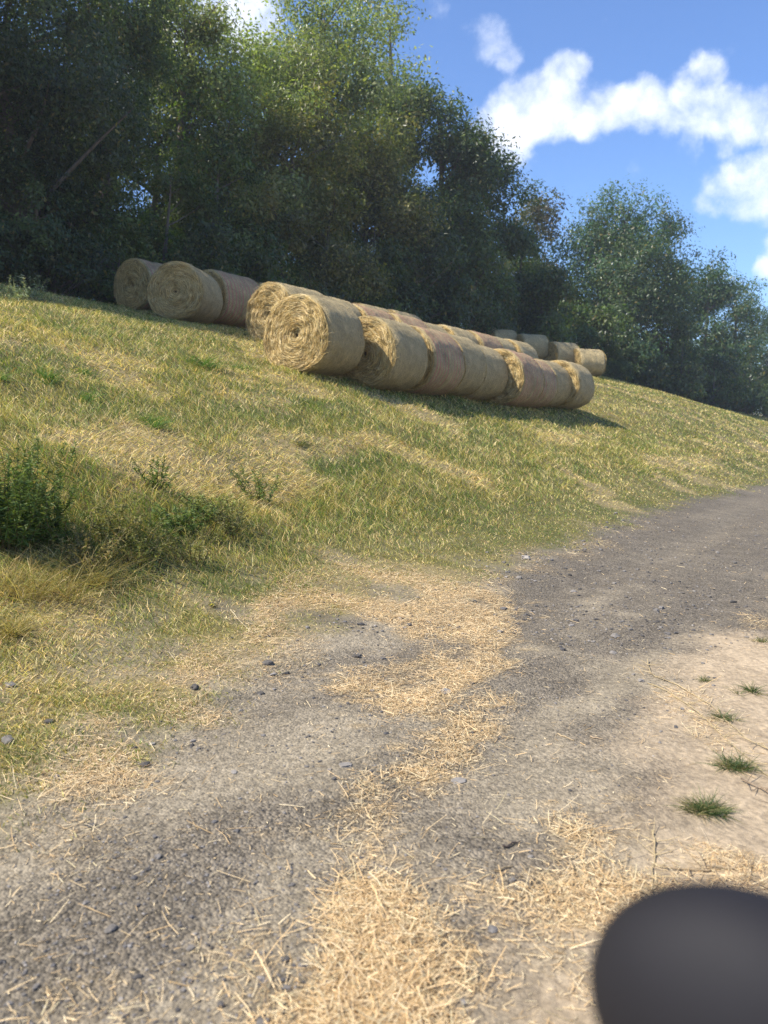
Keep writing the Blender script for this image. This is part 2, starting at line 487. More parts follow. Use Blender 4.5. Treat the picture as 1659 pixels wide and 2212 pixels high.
us = spaced(-110, 190, -1.6, 5.2, .055, 1.05)
vs = spaced(-110, 260, -1.2, 13, .055, 1.035)
UU, VV = np.meshgrid(us, vs, indexing='ij')
GX, GY = xy_of(UU, VV)
GZ = terrain(GX, GY)
e = road_edge(VV)
de = dirt_edge(VV)
wob = (fbm(GX*6, GY*6, 71, 3)-.5)*.30
on_road = (UU + wob) < e
on_dirt = (UU + wob*.6) < de
gravel = np.array([.140, .117, .086]); dust = np.array([.275, .228, .156]); dirt = np.array([.385, .295, .190])
streak = fbm(UU*1.7, VV*.28, 81, 4)
dustf = sstep(.43, .62, streak*.7 + fbm(GX*3, GY*3, 83, 4)*.3)*.85
near_dust = np.exp(-((UU-1.95)/.35)**2)*.15*sstep(.4, .6, fbm(UU*3, VV*.7, 86, 3))
dustf = np.maximum(dustf, .68*sstep(.43, .62, fbm(UU*2.3, VV*.9, 181, 4))*(1-sstep(2.2, 4.2, VV)))
dustf = np.clip(dustf + near_dust, 0, .85)*(1-.75*sstep(4.5, 8, VV))
c_road = gravel*(1-dustf[..., None]) + dust*dustf[..., None]
fd = sstep(.50, -.25, UU - de + (fbm(GX*2.2, GY*2.2, 87, 4)-.5)*1.1)[..., None]
c_dirt = dirt*(.85 + .3*fbm(GX*1.3, GY*1.3, 89, 4)[..., None])
c_rd = c_road*(1-fd) + c_dirt*fd
gr, dr, wd = cover(GX, GY)
soil_g = np.array([.085, .090, .026]); soil_d = np.array([.24, .185, .09]); soil_o = np.array([.15, .125, .045])  # soil tones, darkened to paint shade into the gaps between blades
c_grass = soil_o*(1-gr[..., None]) + soil_g*gr[..., None]
c_grass = c_grass*(1-dr[..., None]) + soil_d*dr[..., None]
c_grass = c_grass*(1-.2*wd[..., None])
fg = sstep(-.25, .35, UU + wob - e)[..., None]
fg = fg*(1-.6*grit(GX, GY)[..., None])
c_all = c_rd*(1-fg) + c_grass*fg
sd = np.clip(straw_density(GX, GY), 0, 1)[..., None]*.65
c_all = c_all*(1-sd) + np.array([.40, .285, .14])*sd
gmask = np.where(on_road, (1-fd[..., 0])*(1-dustf*.6), .15)
ni, nj = UU.shape
idx = np.arange(ni*nj).reshape(ni, nj)
allq = np.stack([idx[:-1, :-1], idx[1:, :-1], idx[1:, 1:], idx[:-1, 1:]], -1)[..., ::-1]
allv = np.stack([GX, GY, GZ], -1).reshape(-1, 3)
cell_road = on_road[:-1, :-1]; cell_dirt = on_dirt[:-1, :-1]
for nm, sel in (('grassy_bank', ~cell_road), ('gravel_road', cell_road & ~cell_dirt), ('sandy_verge', cell_dirt & cell_road)):
    q = allq[sel]
    used, inv = np.unique(q.ravel(), return_inverse=True)
    me = mesh_quads(nm, allv[used], inv.reshape(-1, 4), c_all.reshape(-1, 3)[used], True, (M_GROUND,))
    a = me.attributes.new('rough_mask', 'FLOAT', 'POINT'); a.data.foreach_set('value', gmask.ravel()[used].astype(np.float32))
    link(nm, me, kind='structure', label={'grassy_bank': 'grass covered bank rising from the gravel road', 'gravel_road': 'dark grey gravel road with dusty tracks', 'sandy_verge': 'pale sandy dirt beside the gravel'}[nm])


# ------------------------------------------------------------------ grass
def norm(a):
    return a/(np.linalg.norm(a, axis=-1, keepdims=True)+1e-9)


def grass_field(n, dmin, dmax, a0=-52, a1=52):
    az = np.radians(rng.uniform(a0, a1, n))
    d = np.exp(rng.uniform(math.log(dmin), math.log(dmax), n))
    x = d*np.sin(az); y = d*np.cos(az)
    u, v = uv_of(x, y)
    wob = (fbm(x*6, y*6, 71, 3)-.5)*.5
    e = road_edge(v)
    p = sstep(-.30, .45, u + wob - e)
    p = np.where(u + wob > e, np.maximum(p, .25), p*.5)
    p = p*(1-.55*grit(x, y))
    keep = (rng.random(n) < p) & (u < 23.5)
    x, y, d, u, v = x[keep], y[keep], d[keep], u[keep], v[keep]
    n = len(x)
    g, dr, wd = cover(x, y)
    z = terrain(x, y)
    foot = sstep(.2, 2.0, u-road_edge(v))
    hl = (.024 + .036*foot + .075*fbm(x*1.2, y*1.2, 91, 3)*foot)*(.6+.9*rng.random(n))
    hl = hl*(1+.55*wd)*(1-.25*dr)
    hl = hl*(1+1.2*sstep(19.2, 21.5, u))
    hl = np.maximum(hl, d*.0019)
    w = np.maximum(.0038, d*.00068)*(.7+.7*rng.random(n))
    th = rng.uniform(0, 2*np.pi, n)
    wind = fbm(x*.7, y*.7, 95, 3)*6.28
    lean = np.stack([np.cos(th)+.6*np.cos(wind), np.sin(th)+.6*np.sin(wind), np.zeros(n)], 1)
    flat = np.clip(.35 + .9*dr, 0, 1.3)[:, None]*(.5+rng.random(n)[:, None])
    d0 = norm(np.array([0, 0, 1.]) + lean*flat)
    bend = norm(lean)*(.25+.5*rng.random(n)[:, None]) + np.array([0, 0, -.18])
    side = norm(np.cross(d0, rng.normal(size=(n, 3))))
    V, Q, k = ribbons(np.stack([x, y, z-.004], 1), d0, bend, hl, w, side, 2)
    r = rng.random(n)
    cg = np.array([.135, .190, .036]); co = np.array([.365, .335, .095]); cs = np.array([.62, .50, .245]); cb = np.array([.33, .205, .085])
    pg = np.clip((g*.85+.08)*(1-.8*dr), 0, 1); ps = np.clip(.42 + .65*dr - .12*g, 0, 1)
    c = np.where((r < pg*.8)[:, None], cg, np.where((r < pg*.8 + ps*.75)[:, None], cs, co))
    c = np.where((rng.random(n) < .05 + .10*wd)[:, None], cb, c)
    c = np.where((wd*rng.random(n) > .55)[:, None], cg*1.1, c)
    c = c*np.clip(np.exp(rng.normal(-.03, .36, n)), .3, 1.7)[:, None]
    c[:, 0] *= .9+.25*rng.random(n)
    return V, Q, np.repeat(c, k, 0)


V, Q, C = grass_field(1000000, 2.3, 95)
o = link('bank_grass', mesh_quads('bank_grass', V, Q, C, False, (M_GRASS,)), kind='stuff', label='mown yellow green grass covering the bank')


# ------------------------------------------------------------------ loose straw, gravel
def straw_bits(n):
    az = np.radians(rng.uniform(-48, 48, n)); d = np.exp(rng.uniform(math.log(1.0), math.log(14), n))
    x = d*np.sin(az); y = d*np.cos(az)
    dens = straw_density(x, y)
    # area density follows 1/d^2 in the sampling: even it out so near patches stay as thick as far ones
    keep = rng.random(n) < dens*np.clip(.35+ (d/3.0)**1.2*.5, 0, 1)
    x, y, d = x[keep], y[keep], d[keep]; n = len(x)
    dens = dens[keep]
    z = terrain(x, y) + .003 + rng.random(n)**2*.016*np.clip(dens*1.3, .1, 1)
    th = rng.uniform(0, np.pi, n)
    L = np.clip(rng.lognormal(math.log(.023), .70, n), .006, .12)
    L = np.where(dens < .1, L*.9, L)
    d0 = np.stack([np.cos(th), np.sin(th), rng.normal(0, .16, n)], 1)
    bend = np.stack([-np.sin(th), np.cos(th), np.zeros(n)], 1)*rng.normal(0, .14, n)[:, None]
    side = norm(np.cross(d0, np.array([0, 0, 1.]) + rng.normal(0, .45, (n, 3))))
    w = np.maximum(.0010+.0019*rng.random(n), d*.00040)
    V, Q, k = ribbons(np.stack([x, y, z], 1), d0, bend, L, w, side, 2, taper=.25)
    pal = np.array([[.66, .49, .27], [.58, .40, .20], [.73, .59, .36], [.42, .28, .13], [.54, .45, .26]])
    c = pal[rng.choice(5, n, p=[.34, .28, .2, .1, .08])]*(.75+.5*rng.random(n))[:, None]
    return V, Q, np.repeat(c, k, 0)


V, Q, C = straw_bits(1150000)
link('loose_straw', mesh_quads('loose_straw', V, Q, C, False, (M_STRAW,)), kind='stuff', label='golden broken straw strewn in trails over the gravel')
print('straw quads', len(Q))

# unit pebble: subdivided cube pushed to a rough sphere
_pb = []
g = np.array([-1, 0, 1.])
cube_v = np.array([(a, b, c) for a in g for b in g for c in g if max(abs(a), abs(b), abs(c)) == 1])
cube_i = {tuple(p): i for i, p in enumerate(cube_v)}
cube_q = []
for ax in range(3):
    for s in (-1, 1):
        for a in (-1, 0):
            for b in (-1, 0):
                def P(i, j):
                    p = [0, 0, 0]; p[ax] = s; p[(ax+1) % 3] = i; p[(ax+2) % 3] = j
                    return cube_i[tuple(float(t) for t in p)]
                q = [P(a, b), P(a+1, b), P(a+1, b+1), P(a, b+1)]
                cube_q.append(q if s > 0 else q[::-1])
cube_q = np.array(cube_q)


def pebbles(pos, size, colr, flat=.6):
    n = len(pos)
    sv = norm(cube_v)*.75 + cube_v*.25
    V = sv[None]*(1+rng.normal(0, .16, (n, len(sv), 1)))
    V = V*np.stack([.8+.5*rng.random(n), .7+.5*rng.random(n), flat*(.6+.5*rng.random(n))], 1)[:, None]
    th = rng.uniform(0, 6.28, n); c, s = np.cos(th), np.sin(th)
    x = V[..., 0]*c[:, None]-V[..., 1]*s[:, None]; y = V[..., 0]*s[:, None]+V[..., 1]*c[:, None]
    V = np.stack([x, y, V[..., 2]], -1)*size[:, None, None]*.5 + pos[:, None]
    Q = (cube_q[None]+np.arange(n)[:, None, None]*len(sv)).reshape(-1, 4)
    return V.reshape(-1, 3), Q, np.repeat(colr, len(sv), 0)


n = 60000
az = np.radians(rng.uniform(-46, 46, n)); d = np.exp(rng.uniform(math.log(1.0), math.log(17), n))
x = d*np.sin(az); y = d*np.cos(az); u, v = uv_of(x, y)
pk = sstep(.7, 1.5, u)*(1-sstep(-.05, .45, u-road_edge(v)))*(.25+.75*sstep(.40, .62, fbm(x*1.6, y*1.6, 101, 4)))
keep = rng.random(n) < pk*.62
x, y, d = x[keep], y[keep], d[keep]; n = len(x)
size = np.clip(rng.lognormal(math.log(.0065), .5, n), .003, .035)*np.clip(d/3.2, .8, 2.2)
t = rng.random(n)[:, None]
colr = np.array([.085, .08, .078])*(1-t) + np.array([.24, .215, .185])*t
colr = colr*(.6+.8*rng.random(n))[:, None]
V, Q, C = pebbles(np.stack([x, y, terrain(x, y)+size*.12], 1), size, colr)
link('loose_gravel', mesh_quads('loose_gravel', V, Q, C, False, (M_STONE,)), kind='stuff', label='small grey gravel chips scattered over the road')


# ------------------------------------------------------------------ hay bales
R0, L0 = .775, 1.5


def squash(P):
    """settle the bale: flat foot, slight bulge; axis at z = .96*R0"""
    x, y, z = P[..., 0], P[..., 1], P[..., 2]
    lo = np.clip((-z/R0-.62)/.38, 0, 1)
    z2 = z + R0*.10*lo**1.3
    x2 = x*(1+.03*np.exp(-((z/R0+.45)/.4)**2))
    return np.stack([x2, y, z2+R0*.925], -1)


def wrap_mesh(seed, mat):
    r = np.random.default_rng(seed)
    nt, ny = 120, 34
    th = np.linspace(0, 2*np.pi, nt, endpoint=False)
    yy = np.concatenate([[-L0/2-.012, -L0/2-.006], np.linspace(-L0/2+.015, L0/2-.015, ny-4), [L0/2+.006, L0/2+.012]])
    rr = []
    for y in yy:
        dd = max(0, abs(y)-(L0/2-.11))/.12
        rr.append(R0*(1-.115*dd**2.2))
    rr = np.array(rr)
    T, Y = np.meshgrid(th, yy, indexing='ij')
    Rr = rr[None]*np.ones_like(T)
    cx, cy = np.cos(T)*2.3, np.sin(T)*2.3
    Rr = Rr + (fbm(cx+seed*7+Y*1.2, cy+Y*.7, seed, 3)-.5)*.055 + (vnoise(Y*9+seed, T*0, seed+5)-.5)*.018 + (fbm(T*9, Y*14, seed+8, 2)-.5)*.012
    P = np.stack([Rr*np.cos(T), Y, Rr*np.sin(T)], -1)
    P = squash(P).reshape(-1, 3)
    idx = np.arange(nt*len(yy)).reshape(nt, -1)
    nx = np.roll(idx, -1, 0)
    Q = np.stack([idx[:, :-1], idx[:, 1:], nx[:, 1:], nx[:, :-1]], -1).reshape(-1, 4)
    base = np.array([.53, .405, .195])
    B = Quads()
    B.add(P, Q[:, ::-1], base*(1+r.normal(0, .03, (len(P), 1))))
    # stalks poking through the net
    n = 6500
    t = r.uniform(0, 2*np.pi, n); y = r.uniform(-L0/2+.03, L0/2-.03, n)
    nrm = np.stack([np.cos(t), np.zeros(n), np.sin(t)], 1)
    tan = np.stack([-np.sin(t), np.zeros(n), np.cos(t)], 1)
    p = nrm*(R0*(1-.02)+.012*r.random(n)[:, None]); p[:, 1] = y
    p = squash(p)
    d0 = norm(tan*np.sign(r.normal(size=(n, 1))) + nrm*r.uniform(.0, .5, (n, 1)) + np.array([0, 1, 0])*r.normal(0, .35, (n, 1)))
    L = r.uniform(.02, .10, n)
    V, Qs, k = ribbons(p, d0, -nrm*.25, L, r.uniform(.003, .007, n), norm(np.cross(d0, nrm)+1e-3), 2, .6)
    pal = np.array([[.62, .49, .25], [.48, .36, .16], [.70, .58, .33]])
    B.add(V, Qs, np.repeat(pal[r.integers(0, 3, n)]*r.uniform(.75, 1.2, (n, 1)), k, 0))
    return B.mesh('net_wrap', (mat,), True)


def end_mesh(seed):
    """the near end (towards -Y): a dished spiral of stalks"""
    r = np.random.default_rng(seed)
    nt, nr = 96, 26
    th = np.linspace(0, 2*np.pi, nt, endpoint=False)
    rr = np.linspace(.004, R0*.90, nr)
    T, Rr = np.meshgrid(th, rr, indexing='ij')

    def face_y(rad, tt):
        a = fbm(np.cos(tt)*rad*5+seed, np.sin(tt)*rad*5, seed, 3)-.5
        sp = np.sin(2*np.pi*(rad/.085 - tt/(2*np.pi)) + 4*a)
        y = -L0/2 + .10*np.exp(-(rad/.10)**2)*.9 + .12*a + .003*sp
        y = y + .05*(fbm(np.cos(tt)*rad*13+seed, np.sin(tt)*rad*13, seed+1, 3)-.5) - .03*np.exp(-((rad-R0*.55)/.25)**2) + .055*sstep(R0*.82, R0*.95, rad)*0
        return y
    Y = face_y(Rr, T) + .02
    edge = sstep(R0*.80, R0*.90, Rr)
    Y = Y*(1-edge) + (-L0/2-.006)*edge
    P = squash(np.stack([Rr*np.cos(T), Y, Rr*np.sin(T)], -1)).reshape(-1, 3)
    idx = np.arange(nt*nr).reshape(nt, nr); nx = np.roll(idx, -1, 0)
    Q = np.stack([idx[:, :-1], nx[:, :-1], nx[:, 1:], idx[:, 1:]], -1).reshape(-1, 4)
    B = Quads()
    B.add(P, Q, np.array([.13, .085, .035]))  # dark backing disc: shade of the crevices between stalks put into its colour
    pal = np.array([[.68, .50, .21], [.58, .41, .15], [.72, .57, .28], [.36, .24, .09], [.58, .46, .20]])
    n = 7500
    r0 = R0*.93*np.sqrt(r.uniform(.004, 1, n)); t0 = r.uniform(0, 2*np.pi, n)
    arc = np.minimum(r.uniform(.10, .42, n)/(r0+.04), 2.2)
    drift = r.normal(-.03, .065, n)*np.minimum(1, r0/.3)
    # strands run in clumps at slightly different pitch
    cl = vnoise(np.cos(t0)*r0*7+50, np.sin(t0)*r0*7+50, seed+3)
    drift = drift + (cl-.5)*.16*np.minimum(1, r0/.3)
    lift = r.uniform(0, .06, n)*(.2+1.6*cl**1.5)
    seg = 5; ts = np.linspace(0, 1, seg+1)
    w = r.uniform(.004, .011, n)
    V = np.zeros((n, seg+1, 2, 3))
    tw = r.normal(0, .5, n)
    for i, s in enumerate(ts):
        ra = np.clip(r0 + drift*s, .01, R0*.965); ta = t0 + arc*s
        y = face_y(ra, ta) - lift*(1-(2*s-1)**2*.6)
        ed = sstep(R0*.86, R0*.97, ra); y = y*(1-ed) + (-L0/2-.012-lift*.5)*ed
        ca, sa = np.cos(ta), np.sin(ta)
        pc = np.stack([ra*ca, y, ra*sa], 1)
        sd = np.stack([ca*np.cos(tw), np.sin(tw), sa*np.cos(tw)], 1)
        ww = (w*(1-.6*abs(2*s-1)**2))[:, None]*.5
        V[:, i, 0] = pc - sd*ww; V[:, i, 1] = pc + sd*ww
    V = squash(V).reshape(-1, 3)
    b = np.arange(n)*(2*(seg+1))
    Q = np.stack([np.stack([b+2*i, b+2*i+1, b+2*i+3, b+2*i+2], 1) for i in range(seg)], 1).reshape(-1, 4)
    c = pal[r.choice(5, n, p=[.30, .27, .13, .20, .10])]*r.uniform(.55, 1.15, (n, 1))
    B.add(V, Q, np.repeat(c, 2*(seg+1), 0))
    # loose wisps sticking out of the end and the rim
    n = 420
    r0 = R0*np.sqrt(r.uniform(.02, 1, n))*.96; t0 = r.uniform(0, 2*np.pi, n)
    ca, sa = np.cos(t0), np.sin(t0)
    p = squash(np.stack([r0*ca, face_y(r0, t0)-.01, r0*sa], 1))
    d0 = norm(np.stack([-sa, -.5*r.random(n)-.1, ca], 1) + r.normal(0, .35, (n, 3)))
    V, Q, k = ribbons(p, d0, np.array([[0, 0, -.4]])*np.ones((n, 1)), r.uniform(.06, .22, n), r.uniform(.003, .006, n), norm(np.cross(d0, r.normal(size=(n, 3)))), 3, .5)
    B.add(V, Q, np.repeat(pal[r.choice(3, n)]*r.uniform(.8, 1.2, (n, 1)), k, 0))
    return B.mesh('end_face', (M_STRAW,), False)


WRAPS = [wrap_mesh(11, M_WRAP), wrap_mesh(12, M_WRAP), wrap_mesh(13, M_WRAPP), wrap_mesh(14, M_WRAPP)]
ENDS = [end_mesh(21), end_mesh(22), end_mesh(23)]
ROW_ANG = math.atan2(V2[1], V2[0]) - math.pi/2      # local +Y along the row
SLOPE = math.atan(VS)


def bale(u, v, label, group, pink=False, s=1.0, yaw=0.0, i=0, sink=.03, ly=None):
    x, y = xy_of(u, v)
    # seat the bale on the lowest side of its own footprint, so it rests in the slope
    z = float(terrain(x, y))
    root = empty('hay_bale', (x, y, z - sink), ROW_ANG+yaw, label=label, category='hay bale', group=group)
    root.scale = (s, ly or .98+.04*((i*37) % 10)/10, s)
    root.rotation_euler[0] = SLOPE
    root.rotation_euler[1] = -.06 if True else 0
    w = WRAPS[(2 + i % 2) if pink else i % 2]
    link('net_wrap', w, root)
    a = link('end_face', ENDS[i % 3], root)
    b = link('end_face', ENDS[(i+1) % 3], root); b.rotation_euler = (0, 0, math.pi)
    return root


ORD = ['first', 'second', 'third', 'fourth', 'fifth', 'sixth', 'seventh', 'eighth', 'ninth', 'tenth']
G1, G2, G3, G4, G5 = ('bales in the lower row facing the road', 'bales in the second row up the bank', 'bales in the third row shaded by the wood',
                      'bales in the highest row against the trees', 'bales in the short far row by the wood')
row1 = [
    (9.88, 11.60, 'big round hay bale with sunny spiral straw end, heading the row nearest the road', False, 1.0, .08, .80),
    (9.55, 13.36, 'round hay bale whose straw end is half covered by the first bale\'s shadow', False, 1.0, .07, .86),
    (9.66, 15.05, 'pink striped round bale, third along the lower row, after the half shadowed end', True, 1.02, .04, .96),
    (9.90, 16.50, 'plain tan wrapped round bale, fourth in the lower row, following the pink striped one', False, 1.0, .0, 1.0),
    (10.00, 17.98, 'narrow looking tan round bale, fifth along the lower row, past a dark seam', False, .98, .02, .97),
    (9.66, 19.50, 'pinkish round bale, sixth of the lower row, with a lit straw sliver', True, 1.03, .05, .95),
    (9.85, 20.92, 'greyish pink round bale, seventh along the lower row', True, .98, .0, 1.0),
    (9.98, 22.36, 'tan round bale, second from the far end of the lower row', False, .97, .03, .98),
    (9.80, 23.80, 'round bale closing the far end of the lower row, its shadow on the grass', False, 1.02, .04, .95)]
for i, (u, v, lab, pk, s, yw, ly) in enumerate(row1):
    bale(u, v, lab, G1, pk, s, yw, i, ly=ly)
for i in range(9):
    lab = 'sunlit round bale with straw end showing, heading the second row just behind the lower row' if i == 0 else \
        f'{ORD[i]} round bale along the second row, only its sunny top showing over the lower row'
    bale(13.1 + .12*((i*5) % 3-1), 14.35+1.55*i, lab, G2, i in (2, 3, 6), 1.0, .02 if i else .0, i+1)
for i in range(7):
    lab = 'brownish round bale in tree shade with its whole spiral end visible, heading the third row' if i == 0 else \
        ('shaded pink wrapped round bale behind the brown spiral end of the third row' if i == 1 else f'{ORD[i]} round bale of the third row, a dark top in tree shade')
    bale(16.35 + (.35 if i == 1 else .1*((i*7) % 3-1)), 13.9+1.6*i+(.25 if i else 0), lab, G3, i in (1, 3, 4), 1.0, .45 if i == 0 else 0, i+2, ly=.85 if i == 0 else None)
for i in range(5):
    lab = 'dark round bale deepest in shade against the trees, upper left end of all the rows' if i == 0 else \
        f'{ORD[i]} round bale of the highest row, hidden under the trees behind the shaded third row'
    bale(18.9, 14.9+1.6*i, lab, G4, True, 1.0, .06 if i == 0 else 0, i)
# the short row beyond, lying across the slope
far = [(1040, 742, 'dark round bale at the upper end of the short far row'), (1080, 748, 'greyish round bale second down the short far row'),
       (1146, 766, 'long brown round bale in the middle of the short far row'), (1212, 784, 'round bale next to last in the short far row'),
       (1266, 797, 'lone looking round bale with sunlit rounded end, lowest in the short far row')]
for i, (px, py, lab) in enumerate(far):
    d = ray(px, py); t = 43.5 - i*.25
    x, y = d[0]*t, d[1]*t
    u, v = uv_of(x, y)
    print('far bale', i, 'ray above seat', EYE+d[2]*t-float(terrain(x, y))-.72)
    bale(u, v, lab, G5, False, 1.0, math.radians(-86)-ROW_ANG+.12*(i % 2)+math.radians(12), i)


# ------------------------------------------------------------------ trees
def crown_points(r, lobes, n):
    """clump centres spread through overlapping ellipsoid lobes, favouring the outer shell"""
    vol = np.array([l[3]*l[4]*l[5] for l in lobes])**.75
    k = r.choice(len(lobes), n, p=vol/vol.sum())
    d = norm(r.normal(size=(n, 3)))
    rad = r.random(n)**.38
    L = np.array(lobes)[k]
    return L[:, :3] + d*rad[:, None]*L[:, 3:6], rad


def tree(x, y, height, width, kind, label, group, category='tree', seed=1, leaf=.15, base=.12, dens=1.0, lobes_n=7, trunk_r=None, skirt=False, nclump=None, gaps=0.0, name=None, round_top=False):
    r = np.random.default_rng(seed)
    z0 = float(terrain(x, y)) - .12
    root = empty(name or 'tree', (x, y, z0), 0, label=label, category=category, group=group)
    pal = {
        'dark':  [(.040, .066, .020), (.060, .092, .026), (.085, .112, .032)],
        'mid':   [(.060, .095, .024), (.090, .130, .030), (.125, .150, .038)],
        'light': [(.175, .210, .070), (.235, .260, .090), (.290, .295, .125)],
        'olive': [(.105, .115, .026), (.165, .165, .040), (.215, .185, .055)],
        'brown': [(.080, .070, .030), (.110, .085, .038), (.070, .080, .030)],
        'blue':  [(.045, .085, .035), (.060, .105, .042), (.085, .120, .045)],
    }[kind]
    pal = np.array(pal)
    rx = width/2
    zc0 = height*base
    lobes = []
    hh = height - zc0
    if skirt:
        lobes.append((0, 0, zc0+hh*.42, rx*.92, rx*.92, hh*.46))
    else:
        lobes.append((0, 0, zc0+hh*.52, rx*.72, rx*.72, hh*.46))
    for i in range(lobes_n):
        a = r.uniform(0, 2*np.pi); zz = r.uniform(.18, .86)
        env = math.sqrt(max(.05, 1-((zz-.45)/.62)**2))
        rr = rx*env*r.uniform(.45, .72)
        s = r.uniform(.26, .44)*rx
        lobes.append((rr*math.cos(a), rr*math.sin(a), zc0+hh*zz, s*1.15, s*1.15, min(s, hh*.3)))
    if round_top:
        lobes = lobes[:1]+[(rx*.62*math.cos(q)*math.sin(p), rx*.62*math.sin(q)*math.sin(p), zc0+hh*.46+hh*.36*math.cos(p), rx*.36, rx*.36, hh*.15)
                          for p in (.15, .55, .95, 1.35, 1.75, 2.2) for q in np.arange(0, 6.2, 1.05 if p > .5 else 2.1)+p*3]
    if not round_top:
        lobes.append((r.normal(0, .12)*rx, r.normal(0, .12)*rx, height-hh*.16, rx*.42, rx*.42, hh*.155))
    nc = nclump or int(np.clip(7*width*height, 160, 800))
    nb = 90 if round_top else int(np.clip(14 + width*height*.22, 16, 64))
    Bc, rad = crown_points(r, lobes, nb)
    kb = r.integers(0, nb, nc)
    rb = (.68 if round_top else .50)*(width*width*hh/nb)**(1/3)*r.uniform(.75, 1.25, nb)
    P = Bc[kb] + norm(r.normal(size=(nc, 3)))*(r.random(nc)**.45*rb[kb])[:, None]*np.array([1.1, 1.1, .72])
    btone = r.uniform(.72, 1.30, nb)[kb]
    if gaps > 0:
        keep = fbm(P[:, 0]*.55+P[:, 1]*.35+seed, P[:, 2]*.6, seed, 2) > gaps
        P = P[keep]; btone = btone[keep]
    P[:, 2] = np.clip(P[:, 2], .25, None)
    nc = len(P)
    nl = int(15.0*width*height/leaf**2*dens)
    per = max(8, nl//nc)
    crad = (.42+.34*r.random(nc))*(width*height/40)**.28*np.clip(leaf/.15, .8, 1.4)
    k = np.repeat(np.arange(nc), per)
    n = len(k)
    off = norm(r.normal(size=(n, 3)))*(r.random(n)**.62)[:, None]*crad[k][:, None]
    off[:, 2] *= .75
    off[:, 2] -= .35*np.linalg.norm(off[:, :2], axis=1)**2/np.maximum(crad[k], .2)   # drooping sprays
    C0 = P[k] + off
    out = norm(off + .35*norm(P[k]-np.array([0, 0, zc0+hh*.4])))
    nrm = norm(out*.85 + np.array([0, 0, .45]) + r.normal(0, .42, (n, 3)))
    d = norm(np.cross(nrm, r.normal(size=(n, 3))) + np.array([0, 0, -.35]))
    s = np.cross(nrm, d)
    l = leaf*r.uniform(.6, 1.25, n)[:, None]; w = l*r.uniform(.34, .55, n)[:, None]
    V = np.stack([C0, C0 + d*l*.45 + s*w*.5 - nrm*l*.06, C0 + d*l, C0 + d*l*.45 - s*w*.5 - nrm*l*.06], 1).reshape(-1, 3)
    Q = np.arange(n*4).reshape(-1, 4)
    ct = r.random(nc)
    cc = pal[np.clip((ct*3).astype(int), 0, 2)]*r.uniform(.70, 1.30, (nc, 1))*btone[:, None]
    c = cc[k]*r.uniform(.7, 1.3, (n, 1))
    odd = r.random(n) < .035
    c[odd] = np.array([.22, .17, .045])*r.uniform(.6, 1.2, (odd.sum(), 1))
    crown = link('crown', mesh_quads('crown', V, Q, np.repeat(c, 4, 0), False, (M_LEAF,)), root)
    # trunk and limbs
    B = Quads()
    tr = trunk_r or max(.05, height*.014)
    top = np.array([r.normal(0, .05)*width, r.normal(0, .05)*width, height*.86])
    tt = np.linspace(0, 1, 9)
    sway = np.stack([np.sin(tt*3+seed)*.03*height*tt, np.cos(tt*2.3+seed)*.03*height*tt, np.zeros(9)], 1)
    tp = tt[:, None]*top + sway
    tp[0, 2] = -.15
    bc = np.array([.125, .102, .080])
    B.tube(tp, tr*(1.25*(1-tt)**.8+.16+.5*np.exp(-tt*22)), bc, 8)
    sel = r.choice(nc, min(nc, 34), replace=False)
    for j in sel:
        e = P[j]
        h0 = np.clip((e[2]-np.hypot(e[0], e[1])*r.uniform(.5, .9))/height/.86, .10, .93)
        s0 = np.array([np.interp(h0, tt, tp[:, q]) for q in range(3)])
        q = np.linspace(0, 1, 5)[:, None]
        mid = (s0+e)/2 + np.array([0, 0, -.06*np.linalg.norm(e-s0)]) + r.normal(0, .06*np.linalg.norm(e-s0)+.01, 3)
        pts = s0*(1-q)**2 + 2*mid*q*(1-q) + e*q*q
        B.tube(pts, tr*(.42*(1-h0)+.12)*(1-.8*q[:, 0])+.006, bc*r.uniform(.8, 1.3), 5)
    link('trunk', B.mesh('trunk', (M_BARK,), True), root)
    return root


GW, GS, GF = 'trees at the edge of the wood behind the bales', 'bushes at the foot of the wood', 'trees beyond the end of the bale rows'


def wood_tree(px, u, ptop, wpx, kind, label, group=GW, minh=2.0, **kw):
    wpx = wpx*1.12
    x, y, zt = at_u(px, ptop, u)
    z0 = float(terrain(x, y))
    h = max(minh, zt - z0)
    w = wpx/F_*math.hypot(x, y)
    dist = math.hypot(x, y)
    kw.setdefault('leaf', float(np.clip(dist*.0056, .13, .34)))
    return tree(x, y, h, w, kind, label, group, seed=int(abs(px)*7+abs(ptop)*3+u*11), **kw)


# tall wood edge, from the near left to its far corner
wood_tree(-230, 22.8, -420, 460, 'dark', 'tall dark tree at the extreme left of the wood, mostly cut off by the frame', base=.06)
wood_tree(10, 22.8, -380, 420, 'dark', 'tall dark green tree standing at the left edge of the wood', base=.06)
wood_tree(190, 23.4, -330, 340, 'dark', 'tall dark tree with glinting leaves, second in from the left edge of the wood', base=.08)
for q, (uu, vv, hh_) in enumerate([(21.3, 2.0, 12.6), (21.2, 4.8, 12.8), (21.3, 7.4, 12.2)]):
    tx, ty = xy_of(uu, vv)
    tree(tx, ty, hh_, 5.2, 'dark', ['dark tree out of frame past the left end of the wood', 'tallest dark tree out of frame to the left', 'dark tree just cut off by the left frame edge'][q], GW, seed=900+q, leaf=.17, base=.12)
wood_tree(385, 25.0, -90, 250, 'light', 'thin pale leaved tree with sky showing through beside its slender trunk', base=.25, gaps=.36, dens=.7)
wood_tree(320, 27.0, 90, 230, 'mid', 'mid green tree standing back behind the thin pale leaved tree', base=.05)
wood_tree(60, 24.5, 470, 260, 'dark', 'dark low tree closing the gap behind the dark scrub at the left', base=.02, skirt=True)
